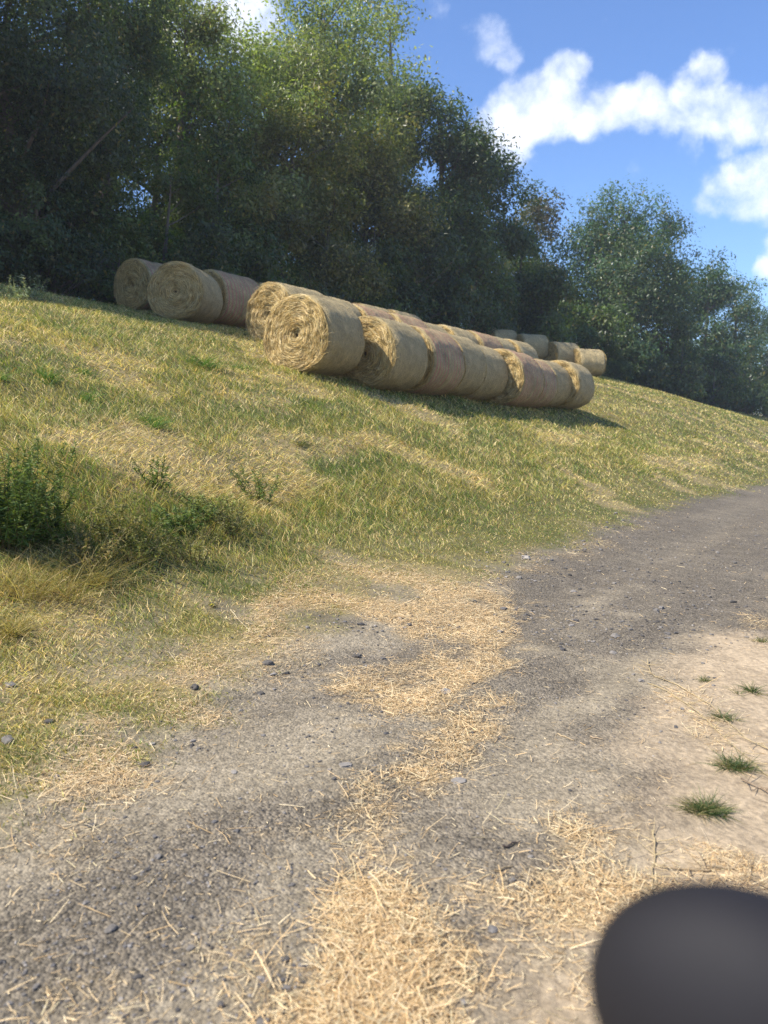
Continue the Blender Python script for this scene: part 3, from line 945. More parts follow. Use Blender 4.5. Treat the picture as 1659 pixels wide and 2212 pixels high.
wood_tree(540, 25.2, 40, 270, 'light', 'light green tree under the small gap of white cloud', base=.2)
wood_tree(690, 26.0, -110, 290, 'light', 'bright yellow green willowy tree towering over the middle of the bale rows', base=.15, gaps=.25)
wood_tree(815, 26.5, -60, 200, 'light', 'feathery light green tree at the sky edge of the tall wood', base=.15, gaps=.3, dens=.8)
wood_tree(640, 23.8, 190, 300, 'olive', 'olive yellow tree standing in front of the bright willowy tree', base=.1)
wood_tree(450, 23.4, 210, 260, 'mid', 'mid green tree in front of the thin pale leaved tree', base=.08)
wood_tree(800, 23.6, 260, 220, 'olive', 'dull olive tree below the feathery light tree', base=.06)
wood_tree(950, 24.0, 150, 210, 'dark', 'very dark dense tree topping the right shoulder of the wood', base=.05)
wood_tree(1035, 23.6, 265, 170, 'dark', 'dark dense tree one step down the sloping right edge of the wood', base=.05)
wood_tree(1095, 23.2, 365, 120, 'dark', 'small crowned dark tree at the lowest right corner of the wood edge', base=.05)
wood_tree(890, 22.8, 330, 200, 'dark', 'blackish tree in front of the right shoulder of the wood', base=.04)
wood_tree(990, 22.6, 430, 170, 'mid', 'lower green tree leaning out under the dark right shoulder of the wood', base=.04)
# understorey
for px, top, w, k, lab in [
        (-150, 330, 300, 'dark', 'broad dark bush at the left margin under the tall trees'),
        (60, 300, 260, 'dark', 'dark bush with small sky glints behind the pale weeds'),
        (210, 350, 230, 'mid', 'green bush hanging above the grass left of the uppermost bale'),
        (340, 320, 240, 'mid', 'leafy green bush rising straight above the uppermost bale'),
        (480, 370, 220, 'mid', 'green bush above the shaded pink bale'),
        (600, 400, 200, 'olive', 'olive bush with yellowing leaves and bare twigs above the bale tops'),
        (710, 380, 190, 'olive', 'brownish olive bush with thin stems showing in the middle of the wood'),
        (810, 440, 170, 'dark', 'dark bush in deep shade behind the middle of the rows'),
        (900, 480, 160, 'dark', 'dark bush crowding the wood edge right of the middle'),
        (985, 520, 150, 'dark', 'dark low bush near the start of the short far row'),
        (1065, 545, 130, 'dark', 'dark low bush directly above the short far row')]:
    wood_tree(px, 21.9, top, w, k, lab, GS, category='bush', name='bush', base=.02, skirt=True, lobes_n=9)
for px, top, w, k, lab in [
        (-60, 520, 200, 'dark', 'knee high dark scrub at the left margin of the grass'),
        (110, 500, 170, 'dark', 'dark scrub behind the pale flowering weeds'),
        (235, 490, 150, 'mid', 'green scrub touching the uppermost bale'),
        (420, 480, 190, 'dark', 'dark scrub right behind the two shaded bales'),
        (560, 520, 170, 'dark', 'scrub with reddish brown stems behind the bale tops'),
        (680, 560, 150, 'dark', 'dark scrub in the shade behind the fourth bale top'),
        (780, 590, 130, 'dark', 'dark scrub under the wood above the middle bales'),
        (870, 610, 120, 'dark', 'dark scrub low behind the second row'),
        (960, 640, 110, 'dark', 'dark scrub between the second row and the short far row'),
        (1040, 655, 100, 'dark', 'dark scrub just behind the top of the short far row')]:
    wood_tree(px, 21.2, top, w, k, lab, GS, category='scrub bush', name='scrub_bush', base=.02, skirt=True, minh=1.2)

# the interior of the wood: a second and third line, copies of the edge trees
def copy_tree(src, x, y, sc, rot, label, group):
    r = src.copy(); COL.objects.link(r)
    r.location = (x, y, float(terrain(x, y))-.15); r.scale = (sc, sc, sc*.98); r.rotation_euler = (0, 0, rot)
    r['label'] = label; r['group'] = group
    for ch in src.children:
        c = ch.copy(); COL.objects.link(c); c.parent = r
    return r


edge = [o for o in COL.objects if o.get('group') == GW]
for i in range(22):
    v = -8 + i*2.7
    x, y = xy_of(27.5 + (i % 3)*2.2 + .5*math.sin(i*2.3), v)
    if y < 8:
        continue
    top = np.interp(v, [0, 20, 35, 50], [9.5, 9.5, 10.5, 8.0])
    src = edge[(i*5+1) % len(edge)]
    hsrc = max(v_[2] for v_ in src.children[0].bound_box)
    copy_tree(src, x, y, top/hsrc, i*1.9, 'tree deep inside the wood, glimpsed through the crowns of the edge trees', 'trees massed deeper in the wood')

for i in range(16):
    x, y = xy_of(22.5 + (i % 3)*3.0, 50+i*4.2)
    src = edge[(i*3+2) % len(edge)]
    hsrc = max(v_[2] for v_ in src.children[0].bound_box)
    copy_tree(src, x, y, (7.5+1.5*math.sin(i*1.7))/hsrc, i*2.1, 'tree deep in the wood beyond the bale rows, seen only between nearer crowns', 'trees massed beyond the bale rows')

scrub = [o for o in COL.objects if o.get('group') == GS]
for i in range(18):
    x, y = xy_of(19.8 - .055*i + (i % 2)*1.2, 56+i*3.0)
    src = scrub[(i*5+1) % len(scrub)]
    hsrc = max(v_[2] for v_ in src.children[0].bound_box)
    copy_tree(src, x, y, (3.6+.8*math.sin(i*1.7))/hsrc, i*2.1, 'dark bush in the low hedge closing the view beyond the bale rows', 'bushes massed beyond the bale rows')

# beyond the rows
wood_tree(1165, 27.0, 405, 125, 'brown', 'brownish tree peeping out between the wood and the big round tree', GF, base=.1)
wood_tree(1130, 23.0, 470, 110, 'dark', 'dark tree filling the notch under the brownish tree', GF, base=.04)
wood_tree(1350, 22.0, 412, 275, 'blue', 'large mature round headed tree with sky holes in its crown', GF, base=.10, lobes_n=16, trunk_r=.42, gaps=.08, dens=1.5, leaf=.27, nclump=1200, round_top=True)
wood_tree(1180, 21.0, 560, 135, 'mid', 'light green leafy tree standing low over the short far row', GF, base=.05)
wood_tree(1265, 20.8, 610, 130, 'mid', 'green bushy tree at the foot of the big round tree', GF, base=.04, skirt=True)
wood_tree(1340, 20.2, 660, 110, 'blue', 'small green tree right of the foot of the big round tree', GF, base=.04, skirt=True)
wood_tree(1440, 20.4, 560, 150, 'dark', 'dark tree in the shade under the right side of the round crown', GF, base=.04)
wood_tree(1525, 19.5, 555, 120, 'blue', 'bluish tree with a pointed top right of the big round tree', GF, base=.04)
wood_tree(1595, 18.5, 590, 130, 'blue', 'hazy bluish tree near the right edge', GF, base=.04)
wood_tree(1670, 17.6, 640, 130, 'blue', 'hazy bluish tree cut by the right edge', GF, base=.04)
wood_tree(1760, 17.0, 650, 140, 'blue', 'hazy bluish tree outside the right edge', GF, base=.04)
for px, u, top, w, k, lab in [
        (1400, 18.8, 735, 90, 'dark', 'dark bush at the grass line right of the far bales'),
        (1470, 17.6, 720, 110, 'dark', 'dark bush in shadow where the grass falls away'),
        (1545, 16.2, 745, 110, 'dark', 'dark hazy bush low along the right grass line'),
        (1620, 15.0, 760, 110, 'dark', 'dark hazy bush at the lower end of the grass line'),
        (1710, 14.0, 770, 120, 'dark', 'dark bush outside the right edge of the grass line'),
        (1320, 20.4, 720, 80, 'mid', 'lit green bush just behind the fence posts')]:
    wood_tree(px, u, top, w, k, lab, GF, category='bush', name='bush', base=.02, skirt=True)

# ------------------------------------------------------------------ small plants, stones, sticks
def tuft(px, py, wpx, n, label, cols, h=1.0, group=None, spread=1.0, name='grass_tuft', cat='grass tuft', up=.8):
    p = hit(px, py); dist = math.hypot(p[0], p[1])
    rad = wpx/F_*dist*.5
    r = np.random.default_rng(int(px*3+py))
    a = r.uniform(0, 2*np.pi, n); q = np.sqrt(r.random(n))*rad*.45*spread
    m = max(3, min(9, n//45)); ca = r.uniform(0, 6.28, m); cq = rad*.62*np.sqrt(r.random(m))*r.uniform(.5, 1.3); cw = r.dirichlet(np.ones(m)*1.3)
    ck = r.choice(m, n, p=cw)
    bx, by = cq[ck]*np.cos(ca[ck])*1.25 + .35*q*np.cos(a), cq[ck]*np.sin(ca[ck])*.8 + .35*q*np.sin(a)
    bz = terrain(p[0]+bx, p[1]+by)-p[2]-.004
    d0 = norm(np.stack([np.cos(a)*.75, np.sin(a)*.75, np.full(n, up)], 1) + r.normal(0, .60, (n, 3))*np.array([1, 1, .7]))
    d0[:, 2] = np.abs(d0[:, 2])+.05
    Ln = rad*h*r.uniform(.30, 1.0, n)*1.3
    bend = norm(d0*np.array([1, 1, 0])+1e-4)*.3 + np.array([0, 0, -.28])
    w = np.maximum(.0028, dist*.0006)*r.uniform(.7, 1.3, n)
    V, Q, k = ribbons(np.stack([bx, by, bz], 1), d0, bend, Ln, w, norm(np.cross(d0, r.normal(size=(n, 3)))), 3)
    c = np.array(cols)[r.integers(0, len(cols), n)]*r.uniform(.65, 1.3, (n, 1))
    o = link(name, mesh_quads(name, V, Q, np.repeat(c, k, 0), False, (M_GRASS,)), loc=p, label=label, category=cat)
    if group:
        o['group'] = group
    return o


GRN = [(.085, .17, .028), (.11, .20, .035), (.14, .22, .05)]
DKG = [(.06, .095, .03), (.085, .12, .04), (.22, .19, .08)]
TB, TD = 'green tufts on the bank', 'dark tufts in the sandy dirt'
tuft(435, 790, 74, 240, 'bright green grass tuft on the bank left of the lower bale rows', GRN, 1.2, TB)
tuft(330, 918, 84, 260, 'low green grass tuft at the edge of the bleached hay patch', GRN, .9, TB)
tuft(85, 818, 60, 180, 'narrow upright green tuft near the upper left of the bank', GRN, 1.3, TB)
tuft(192, 812, 44, 120, 'small green tuft in the upper bank, right of the narrow upright one', GRN, 1.0, TB)
tuft(4, 826, 56, 160, 'green tuft cut off by the left frame edge', GRN, 1.1, TB)
tuft(210, 868, 80, 180, 'loose spreading dull green tuft above the bleached hay patch', GRN, .8, TB)
tuft(515, 800, 46, 120, 'little green tuft just under the second row straw end', GRN, 1.0, TB)
tuft(668, 968, 56, 160, 'dark tuft standing alone in the middle of the bank', DKG, .9, TB)
tuft(1520, 1752, 125, 420, 'largest dark green tuft on the sandy dirt', DKG, .8, TD, 1.2)
tuft(1582, 1655, 115, 330, 'wide dark tuft with a pale dead stem, just above the largest one', DKG, .75, TD, 1.3)
tuft(1612, 1498, 64, 150, 'upright dark tuft near the right edge of the sandy dirt', DKG, 1.0, TD)
tuft(1560, 1552, 70, 130, 'thin scruffy tuft along the dry runners', DKG, .8, TD)
tuft(1528, 1474, 44, 90, 'tiny dark tuft where gravel fades into sandy dirt', DKG, .8, TD)
tuft(1440, 1965, 150, 200, 'sparse green tuft growing through straw near the blurred mirror', DKG, .55, TD, 1.6)
tuft(1640, 1385, 50, 90, 'small dark tuft highest up the sandy dirt by the frame edge', DKG, .8, TD)
BRN = [(.36, .26, .10), (.30, .24, .08), (.42, .34, .13), (.20, .19, .05)]
tuft(80, 1290, 190, 520, 'rusty yellow clump of dry grass below the leafy weed', BRN, 1.1, 'dry grass clumps', 1.5, 'dry_grass_clump', 'grass clump', 1.1)
tuft(200, 1255, 170, 420, 'brown dry grass clump to the right of the rusty yellow one', BRN, 1.1, 'dry grass clumps', 1.4, 'dry_grass_clump', 'grass clump', 1.1)
tuft(20, 1370, 150, 320, 'olive dry grass clump at the left frame edge, lowest of the three', BRN, .9, 'dry grass clumps', 1.5, 'dry_grass_clump', 'grass clump', 1.1)


def weed(px, py, hpx, wpx, label, group, cols, nstem=14, leafn=60, leaf=.045, name='weed_plant', cat='weed', lean=.45):
    p = hit(px, py); dist = math.hypot(p[0], p[1])
    h = hpx/F_*dist; rad = wpx/F_*dist*.5
    r = np.random.default_rng(int(px*5+py))
    B = Quads(); cols = np.array(cols)
    leaf = max(leaf, dist*.0022)
    SB = Quads()
    for i in range(nstem):
        a = r.uniform(0, 6.28); q = r.random()**.6
        b = np.array([math.cos(a)*rad*.35*q, math.sin(a)*rad*.35*q, 0])
        b[2] = float(terrain(p[0]+b[0], p[1]+b[1]))-p[2]-.01
        hh = h*r.uniform(.55, 1.05)
        tip = b + np.array([math.cos(a)*rad*(q+.2)*lean*1.6, math.sin(a)*rad*(q+.2)*lean*1.6, hh])
        t = np.linspace(0, 1, 7)[:, None]
        pts = b*(1-t) + tip*t + np.array([math.cos(a), math.sin(a), 0])*rad*.18*np.sin(t*np.pi)*r.normal(0, .6) + r.normal(0, .008, (7, 3))
        SB.tube(pts, np.maximum(.0015, .0045*(1-.8*t[:, 0])), np.array([.16, .13, .06])*r.uniform(.7, 1.4), 4)
        m = leafn
        tt = r.uniform(.18, 1, m)
        c0 = np.stack([np.interp(tt, t[:, 0], pts[:, k]) for k in range(3)], 1)
        d0 = norm(r.normal(size=(m, 3))*np.array([1, 1, .6]) + np.array([0, 0, .45]))
        lv = leaf*r.uniform(.7, 1.7, m)*(1.25-.6*tt)
        V, Q, k = ribbons(c0, d0, np.array([[0, 0, -.22]])*np.ones((m, 1)), lv, lv*.17+.0015, norm(np.cross(d0, r.normal(size=(m, 3)))), 2)
        B.add(V, Q, np.repeat(cols[r.integers(0, len(cols), m)]*r.uniform(.65, 1.35, (m, 1)), k, 0))
    root = empty(name, p, 0, label=label, category=cat, group=group)
    link('foliage', B.mesh('foliage', (M_GRASS,)), root); link('stem', SB.mesh('stem', (M_GRASS,)), root)
    return root


WG = [(.075, .125, .024), (.11, .165, .034), (.16, .20, .05)]
GWD = 'weeds at the foot of the bank'
weed(20, 1185, 215, 190, 'bushy dark green feathery weed filling the left frame edge', GWD, WG, 70, 150, .042, lean=.6)
weed(120, 1185, 150, 120, 'smaller feathery weed leaning out of the big one at the left', GWD, WG, 18, 80, .045)
weed(385, 1150, 62, 150, 'low spreading green weed at the left of the weedy lip, near the dry stalks', GWD, [(.12, .18, .045), (.18, .22, .06), (.10, .15, .04)], 20, 60)
weed(450, 1120, 58, 130, 'bright feathery weed right of the low spreading one', GWD, [(.18, .22, .06), (.24, .25, .08)], 16, 60)
weed(335, 1060, 75, 90, 'thin branching weed before the bleached hay patch', GWD, WG, 9, 40)
weed(560, 1085, 80, 110, 'grassy weed at the right end of the weedy lip', GWD, WG, 12, 40)
weed(300, 1215, 85, 150, 'dense olive weed casting a dark shade on the lip left of the middle', GWD, [(.17, .18, .05), (.24, .21, .07), (.13, .16, .045)], 30, 60, .03)
weed(190, 1225, 85, 140, 'brownish green weed between the dry clumps and the shaded lip', GWD, [(.24, .20, .07), (.16, .17, .05), (.33, .25, .11)], 26, 60, .03)
weed(420, 1215, 95, 120, 'small dense olive weed at the lower edge of the weedy lip', GWD, [(.19, .20, .06), (.26, .24, .09)], 12, 40, .03)
weed(500, 1160, 90, 120, 'fine leaved yellowish weed above the small dense olive one', GWD, [(.15, .17, .05), (.20, .19, .07)], 18, 50, .03)
weed(250, 1175, 110, 140, 'straggly olive weed between the big feathery one and the low spreading one', GWD, [(.18, .19, .05), (.26, .22, .08)], 16, 50)
PALE = [(.26, .30, .17), (.34, .36, .22), (.16, .21, .08)]
GP = 'pale flowering weeds under the wood'
weed(70, 650, 60, 60, 'pale leaved weed with whitish tops in front of the dark scrub', GP, PALE, 10, 34, .07)
weed(40, 655, 50, 40, 'shorter pale weed beside the whitish topped one', GP, PALE, 7, 30, .07)
weed(2, 650, 60, 40, 'pale weed at the left frame edge under the trees', GP, PALE, 8, 30, .07)
weed(455, 1312, 18, 26, 'tiny yellow flowering plant at the edge of the grass', 'single flowers', [(.75, .62, .04), (.80, .68, .05), (.12, .16, .04)], 6, 10, .012, 'yellow_flower', 'flower')

STN = [(770, 1420, 22, 'dark angular stone at the left edge of the main straw patch', .09), (578, 1435, 30, 'flat grey stone half sunk beside the scattered gravel under the grass', .12),
       (617, 1456, 22, 'pointed dark stone below the flat grey one', .08), (420, 1487, 30, 'dark stone at the tip of the left straw strip', .09),
       (562, 1500, 22, 'dark stone touching the little lone heap of straw', .09), (18, 1602, 32, 'broad flat stone in the grass at the left frame edge', .16),
       (105, 1562, 22, 'small dark stone in the straw and grass at the lower left', .10), (22, 1482, 28, 'pale grey stone nestled in grass near the left frame edge', .20),
       (963, 1497, 34, 'smooth pale slab set flush in gravel at the right of the main straw patch', .24), (745, 1655, 34, 'pale flat slab beside the middle of the straw trail', .23),
       (988, 1690, 36, 'pale grey slab right of the narrow straw trail', .24), (240, 2010, 36, 'bluish grey stone alone on the dusty track', .15),
       (505, 1670, 20, 'small light stone on the dusty gravel', .26), (312, 1655, 24, 'dark stone just below the left straw strip', .09)]
for px, py, wpx, lab, tone in STN:
    p = hit(px, py); dist = math.hypot(p[0], p[1]); sz = wpx/F_*dist*.72
    V, Q, C = pebbles(np.array([[0, 0, sz*.10]]), np.array([sz*1.15]), np.array([[tone, tone*.9, tone*.78]]), .55 if tone < .22 else .28)
    o = link('stone', mesh_quads('stone', V, Q, C, False, (M_STONE,)), loc=p, label=lab, category='stone', group='loose stones on the gravel')
    bv = o.modifiers.new('soft', 'BEVEL'); bv.width = sz*.05; bv.segments = 2


def stick(pts, rad, col, label, name='twig', cat='twig', twigs=0, seed=1):
    P = np.array([hit(px, py) for px, py in pts]); o0 = P[0].copy()
    t = np.linspace(0, len(P)-1, 3*len(P))
    q = np.stack([np.interp(t, np.arange(len(P)), P[:, k]) for k in range(3)], 1)
    r = np.random.default_rng(seed)
    q[:, :2] += r.normal(0, rad*1.2, (len(q), 2)); q[:, 2] = terrain(q[:, 0], q[:, 1]) + rad*1.2 + np.abs(r.normal(0, rad*1.5, len(q)))
    B = Quads(); B.tube(q-o0, rad*np.linspace(1.1, .5, len(q)), np.array(col), 6)
    for j in range(twigs):
        k = r.integers(1, len(q)-1); a = r.uniform(0, 6.28); L = rad*r.uniform(15, 40)
        e = q[k]-o0 + np.array([math.cos(a)*L, math.sin(a)*L, L*.25])
        B.tube(np.stack([q[k]-o0, (q[k]-o0+e)/2+r.normal(0, rad, 3), e]), rad*np.array([.7, .5, .25]), np.array(col)*r.uniform(.8, 1.3), 5)
    return link(name, B.mesh(name, (M_STRAW,), True), loc=o0, label=label, category=cat)


stick([(1085, 1835), (1125, 1822)], .004, (.10, .075, .06), 'short dark twig on the gravel right of the straw trail')
stick([(1068, 1885), (1108, 1876)], .003, (.28, .21, .12), 'thin brown twig just below the short dark one')
stick([(1205, 1588), (1240, 1602)], .0028, (.50, .38, .22), 'pale straw stalk lying alone on the dusty road', 'straw_stalk', 'straw stalk')
stick([(1275, 1594), (1302, 1599)], .003, (.45, .33, .20), 'short brown stalk right of the lone pale stalk', 'straw_stalk', 'straw stalk')
stick([(1395, 1430), (1410, 1462), (1460, 1480), (1540, 1530), (1600, 1590), (1690, 1640)], .0030, (.46, .36, .20), 'long dry runner creeping across the sandy dirt', 'dry_runner', 'dry stem', 26, 3)
stick([(1400, 1478), (1450, 1500), (1530, 1560), (1590, 1620), (1680, 1700)], .0028, (.42, .33, .18), 'dry runner creeping below the long one', 'dry_runner', 'dry stem', 22, 4)
stick([(1410, 1795), (1415, 1850), (1408, 1900), (1412, 1960)], .0024, (.45, .35, .19), 'knobbly dry stem standing out of the straw near the largest tuft', 'dry_runner', 'dry stem', 22, 5)
stick([(1430, 1878), (1500, 1888), (1570, 1880), (1640, 1905)], .0030, (.36, .27, .16), 'thin dry runner below the largest tuft', 'dry_runner', 'dry stem', 16, 6)
stick([(1600, 1690), (1650, 1710), (1720, 1760)], .0030, (.30, .22, .14), 'brown dry runner right of the wide tuft', 'dry_runner', 'dry stem', 18, 7)
stick([(500, 1320), (545, 1372)], .003, (.55, .46, .28), 'long pale stalk leaning in the short grass', 'straw_stalk', 'straw stalk', 1, 8)

# weathered posts at the far grass line
M_POST = plain_mat('weathered post wood', (.30, .26, .20), .85, nscale=8, var=.35)
for px, py, h, lab in [(1339, 800, 1.75, 'thin pale fence post in front of the small green tree'), (1404, 832, 1.25, 'short grey fence post standing alone at the grass line'),
                       (1312, 792, 1.5, 'dark fence post beside the lowest far bale')]:
    p = hit(px, py)
    B = Quads()
    z = np.array([-.15, .3, .7, 1.0])*h
    B.tube(np.stack([.02*np.sin(z*2), .015*np.cos(z*3), z], 1), np.array([.075, .07, .065, .06]), np.array([.3, .26, .2]), 8)
    B.tube(np.array([[.02*math.sin(2*h), .015*math.cos(3*h), h-.01], [.02*math.sin(2*h), .015*math.cos(3*h), h+.02]]), np.array([.06, .012]), np.array([.3, .26, .2]), 8)
    link('fence_post', B.mesh('fence_post', (M_POST,), True), loc=p, label=lab, category='fence post', group='fence posts at the grass line')


# ------------------------------------------------------------------ the car whose wing mirror enters the frame
def superell(c, ax, U, Vv, e, nu=40, nv=24, cut=None):
    """rounded box; ax = half sizes along U (width), V (depth), Z"""
    th = np.linspace(-np.pi, np.pi, nu, endpoint=False); ph = np.linspace(-np.pi/2, np.pi/2, nv)
    T, Pp = np.meshgrid(th, ph, indexing='ij')
    f = lambda a: np.sign(a)*np.abs(a)**(2/e)
    a = ax[0]*f(np.cos(Pp))*f(np.cos(T)); b = ax[1]*f(np.cos(Pp))*f(np.sin(T)); z = ax[2]*f(np.sin(Pp))
    P = c + a[..., None]*U + b[..., None]*Vv + z[..., None]*np.array([0, 0, 1.])
    idx = np.arange(nu*nv).reshape(nu, nv); nx = np.roll(idx, -1, 0)
    Q = np.stack([idx[:, :-1], nx[:, :-1], nx[:, 1:], idx[:, 1:]], -1).reshape(-1, 4)
    return P.reshape(-1, 3), Q


M_PAINT = plain_mat('dark navy car paint', (.013, .012, .014), .72, 0, 0, 30, .05)
M_PAINT.node_tree.nodes['Principled BSDF'].inputs['Specular IOR Level'].default_value = .28
M_BLACK = plain_mat('black grained plastic', (.02, .02, .02), .5, 0, 0, 90, .2)
M_GLASS = plain_mat('tinted mirror glass', (.015, .018, .028), .6, .0, 0, 5, .02)
U3 = np.array([U2[0], U2[1], 0]); V3 = np.array([V2[0], V2[1], 0])
d = ray(1640, 2234); mc = np.array([0, 0, EYE]) + d*.37
car = empty('parked_car', (mc[0]-U3[0]*.3, mc[1]-U3[1]*.3, float(terrain(0, 0))), 0, label='dark car whose rounded wing mirror blurs into the bottom right corner', category='car')
base = np.array(car.location)
P, Q = superell(mc-base, (.083, .046, .069), U3, V3, 2.0)
hs = link('wing_mirror', mesh_quads('wing_mirror', P, Q, np.full((len(P), 3), .02), True, (M_PAINT,)), car)
P, Q = superell(mc-base-V3*.036-np.array([0, 0, .017]), (.049, .009, .031), U3, V3, 2.4)
link('mirror_glass', mesh_quads('mirror_glass', P, Q, np.full((len(P), 3), .02), True, (M_GLASS,)), hs)
B = Quads(); a0 = mc-base-U3*.07-np.array([0, 0, .055]); a1 = mc-base-U3*.30-np.array([0, 0, .14])-V3*.02
B.tube(np.stack([a0, (a0+a1)/2-np.array([0, 0, .008]), a1]), np.array([.022, .020, .028]), np.array([.02, .02, .02]), 12)
link('mirror_arm', B.mesh('mirror_arm', (M_BLACK,), True), hs)
um, vm = uv_of(mc[0], mc[1])
B = Quads()
cx, cy = xy_of(um-.34, vm-.42)
P, Q = superell(np.array([cx, cy, mc[2]-.42])-base, (.055, .60, .30), U3, V3, 7.0, 64, 36)
B.add(P, Q, np.full(3, .02))
link('door_panel', B.mesh('door_panel', (M_PAINT,), True), car)

# ------------------------------------------------------------------ world and sun
SUN_EL = math.radians(50)
sh = -V2*.82 + U2*.57
sh /= np.linalg.norm(sh)
S_dir = Vector((sh[0]*math.cos(SUN_EL), sh[1]*math.cos(SUN_EL), math.sin(SUN_EL)))
sun = bpy.data.lights.new('sun', 'SUN'); sun.energy = 5.0; sun.angle = math.radians(.53); sun.color = (1, .94, .84)
so = bpy.data.objects.new('sun', sun); COL.objects.link(so)
so.rotation_euler = S_dir.to_track_quat('Z', 'Y').to_euler()

w = bpy.data.worlds.new('World'); scene.world = w; w.use_nodes = True
nt = w.node_tree; ns = nt.nodes; L = nt.links; ns.clear()
sky = ns.new('ShaderNodeTexSky'); sky.sky_type = 'NISHITA'; sky.sun_disc = False
sky.sun_elevation = SUN_EL; sky.sun_rotation = math.atan2(S_dir.x, S_dir.y)
sky.altitude = 100; sky.air_density = 1.0; sky.dust_density = .4; sky.ozone_density = 2.2
tc = ns.new('ShaderNodeTexCoord')
nrmn = N(ns, 'ShaderNodeVectorMath', operation='NORMALIZE'); L.new(tc.outputs['Generated'], nrmn.inputs[0])
BLOBS = [(1050, 84, 52, 1), (1012, 95, 32, .85), (1092, 112, 38, .9), (1215, 150, 46, 1), (1245, 140, 28, .9), (1135, 234, 76, 1), (1088, 240, 42, .9), (1195, 222, 74, 1),
         (1060, 285, 50, .75), (1120, 320, 44, .65), (1270, 236, 56, 1), (1330, 240, 50, 1), (1390, 240, 48, 1), (1450, 240, 50, 1), (1510, 240, 52, 1), (1570, 238, 54, 1), (1630, 234, 60, 1), (1690, 230, 66, 1),
         (1375, 200, 30, .8), (1520, 172, 40, .8), (1495, 325, 38, .6), (1580, 296, 36, .55), (1600, 412, 60, 1), (1545, 428, 42, .95), (1665, 385, 74, 1), (1720, 360, 80, 1),
         (1655, 580, 26, .9), (530, 15, 75, 1), (470, 30, 50, .8), (940, 45, 36, .5), (1385, 350, 22, .45), (1760, 560, 80, .9), (280, 140, 80, 1), (60, 330, 120, .9), (330, 60, 80, .8),
         (-300, 200, 190, 1), (1900, 250, 140, 1), (2100, 480, 160, .9), (2050, 80, 120, .8)]
nzd = N(ns, 'ShaderNodeTexNoise', Scale=7.0, Detail=6.0, Roughness=.6); L.new(nrmn.outputs[0], nzd.inputs['Vector'])
sb = N(ns, 'ShaderNodeVectorMath', operation='SUBTRACT'); L.new(nzd.outputs['Color'], sb.inputs[0]); sb.inputs[1].default_value = (.5, .5, .5)
scl = N(ns, 'ShaderNodeVectorMath', operation='SCALE'); L.new(sb.outputs[0], scl.inputs[0]); scl.inputs['Scale'].default_value = .065
addv = N(ns, 'ShaderNodeVectorMath', operation='ADD'); L.new(nrmn.outputs[0], addv.inputs[0]); L.new(scl.outputs[0], addv.inputs[1])
wdir = N(ns, 'ShaderNodeVectorMath', operation='NORMALIZE'); L.new(addv.outputs[0], wdir.inputs[0])
acc = None
for px, py, rp, st in BLOBS:
    d = ray(px, py); d = d/np.linalg.norm(d)
    a = math.atan(rp/F_)*.85
    dt = N(ns, 'ShaderNodeVectorMath', operation='DOT_PRODUCT'); L.new(wdir.outputs[0], dt.inputs[0]); dt.inputs[1].default_value = [float(q) for q in d]
    mr = N(ns, 'ShaderNodeMapRange', interpolation_type='SMOOTHSTEP'); L.new(dt.outputs['Value'], mr.inputs[0])
    mr.inputs[1].default_value = math.cos(a*1.55); mr.inputs[2].default_value = math.cos(a*.25)
    mr.inputs[3].default_value = 0; mr.inputs[4].default_value = st
    if acc is None:
        acc = mr.outputs[0]
    else:
        mx = N(ns, 'ShaderNodeMath', operation='SMOOTH_MAX'); mx.inputs[2].default_value = .12
        L.new(acc, mx.inputs[0]); L.new(mr.outputs[0], mx.inputs[1]); acc = mx.outputs[0]
nz = N(ns, 'ShaderNodeTexNoise', Scale=14.0, Detail=10.0, Roughness=.60, Distortion=.15); L.new(nrmn.outputs[0], nz.inputs['Vector'])
m1 = N(ns, 'ShaderNodeMath', operation='MULTIPLY_ADD'); L.new(nz.outputs[0], m1.inputs[0]); m1.inputs[1].default_value = 2.3; m1.inputs[2].default_value = -1.24
m2 = N(ns, 'ShaderNodeMath', operation='ADD'); L.new(acc, m2.inputs[0]); L.new(m1.outputs[0], m2.inputs[1])
mk = N(ns, 'ShaderNodeMapRange', interpolation_type='SMOOTHSTEP'); L.new(m2.outputs[0], mk.inputs[0]); mk.inputs[1].default_value = .25; mk.inputs[2].default_value = 1.30
# cloud body tone: brighter tops, slightly grey inside
nz2 = N(ns, 'ShaderNodeTexNoise', Scale=14.0, Detail=6.0, Roughness=.55); L.new(nrmn.outputs[0], nz2.inputs['Vector'])
cr = N(ns, 'ShaderNodeMix', data_type='RGBA'); L.new(nz2.outputs[0], cr.inputs[0])
cr.inputs[6].default_value = (.62, .68, .82, 1); cr.inputs[7].default_value = (1.0, 1.0, 1.02, 1)
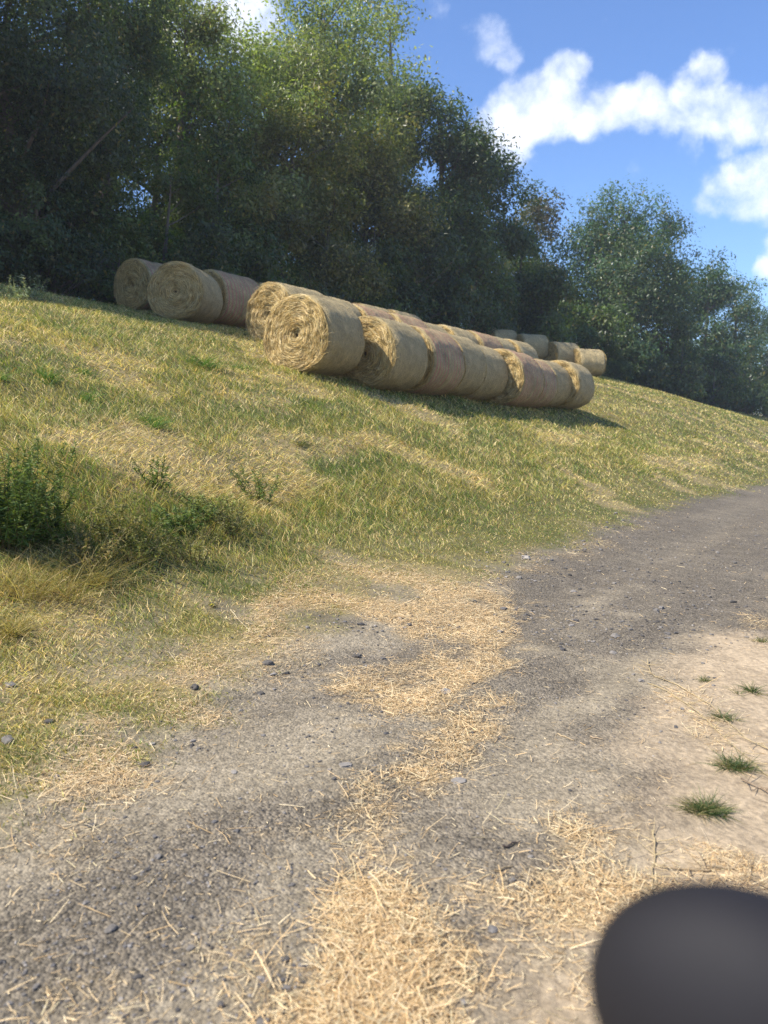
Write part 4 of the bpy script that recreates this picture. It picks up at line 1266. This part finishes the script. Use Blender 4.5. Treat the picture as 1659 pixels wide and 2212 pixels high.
# sky colour: a little deeper blue than the raw model
skm = N(ns, 'ShaderNodeMix', data_type='RGBA', blend_type='MULTIPLY'); skm.inputs[0].default_value = 1
L.new(sky.outputs[0], skm.inputs[6]); skm.inputs[7].default_value = (.84, 1.03, 1.34, 1)
bg1 = N(ns, 'ShaderNodeBackground', Strength=.105); L.new(skm.outputs[2], bg1.inputs[0])
bg2 = N(ns, 'ShaderNodeBackground', Strength=1.0); L.new(cr.outputs[2], bg2.inputs[0])
mxs = N(ns, 'ShaderNodeMixShader'); L.new(mk.outputs[0], mxs.inputs[0]); L.new(bg1.outputs[0], mxs.inputs[1]); L.new(bg2.outputs[0], mxs.inputs[2])
out = N(ns, 'ShaderNodeOutputWorld'); L.new(mxs.outputs[0], out.inputs[0])

# ------------------------------------------------------------------ thin summer haze
m, hnt, hns, hL = new_mat('summer haze')
hv = N(hns, 'ShaderNodeVolumePrincipled', Density=.0009, Anisotropy=.35); hv.inputs['Color'].default_value = (.90, .95, 1.0, 1)
ho = N(hns, 'ShaderNodeOutputMaterial'); hL.new(hv.outputs[0], ho.inputs['Volume'])
bx = [-1500, 1500, -1500, 1500, float(GZ.min())-1.0, max(34.0, float(GZ.max())+5)]
bx[0], bx[1] = float(GX.min())-5, float(GX.max())+5; bx[2], bx[3] = float(GY.min())-5, float(GY.max())+5
hvv = np.array([(bx[i], bx[2+j], bx[4+k]) for i in (0, 1) for j in (0, 1) for k in (0, 1)])
hq = np.array([(0, 1, 3, 2), (4, 6, 7, 5), (0, 4, 5, 1), (2, 3, 7, 6), (0, 2, 6, 4), (1, 5, 7, 3)])
link('haze', mesh_quads('haze', hvv, hq, None, False, (m,)), kind='stuff', label='thin bluish summer haze over the field')

# ------------------------------------------------------------------ camera, render settings
cam = bpy.data.cameras.new('camera'); co = bpy.data.objects.new('camera', cam); COL.objects.link(co)
co.location = (0, 0, EYE); co.rotation_euler = (math.pi/2-PITCH, 0, 0)
cam.sensor_fit = 'VERTICAL'; cam.sensor_height = 34.6; cam.lens = 34.6*F_/H_
cam.clip_start = .02; cam.clip_end = 4000
cam.dof.use_dof = True; cam.dof.focus_distance = 5.5; cam.dof.aperture_fstop = 2.8
scene.camera = co
scene.view_settings.view_transform = 'Standard'; scene.view_settings.look = 'None'
scene.view_settings.exposure = .72; scene.view_settings.gamma = 1
scene.cycles.max_bounces = 7; scene.cycles.diffuse_bounces = 3; scene.cycles.transmission_bounces = 4; scene.cycles.glossy_bounces = 2
scene.cycles.use_denoising = True
scene.cycles.denoising_prefilter = 'NONE'
scene.cycles.volume_bounces = 0
scene.cycles.volume_step_rate = 4
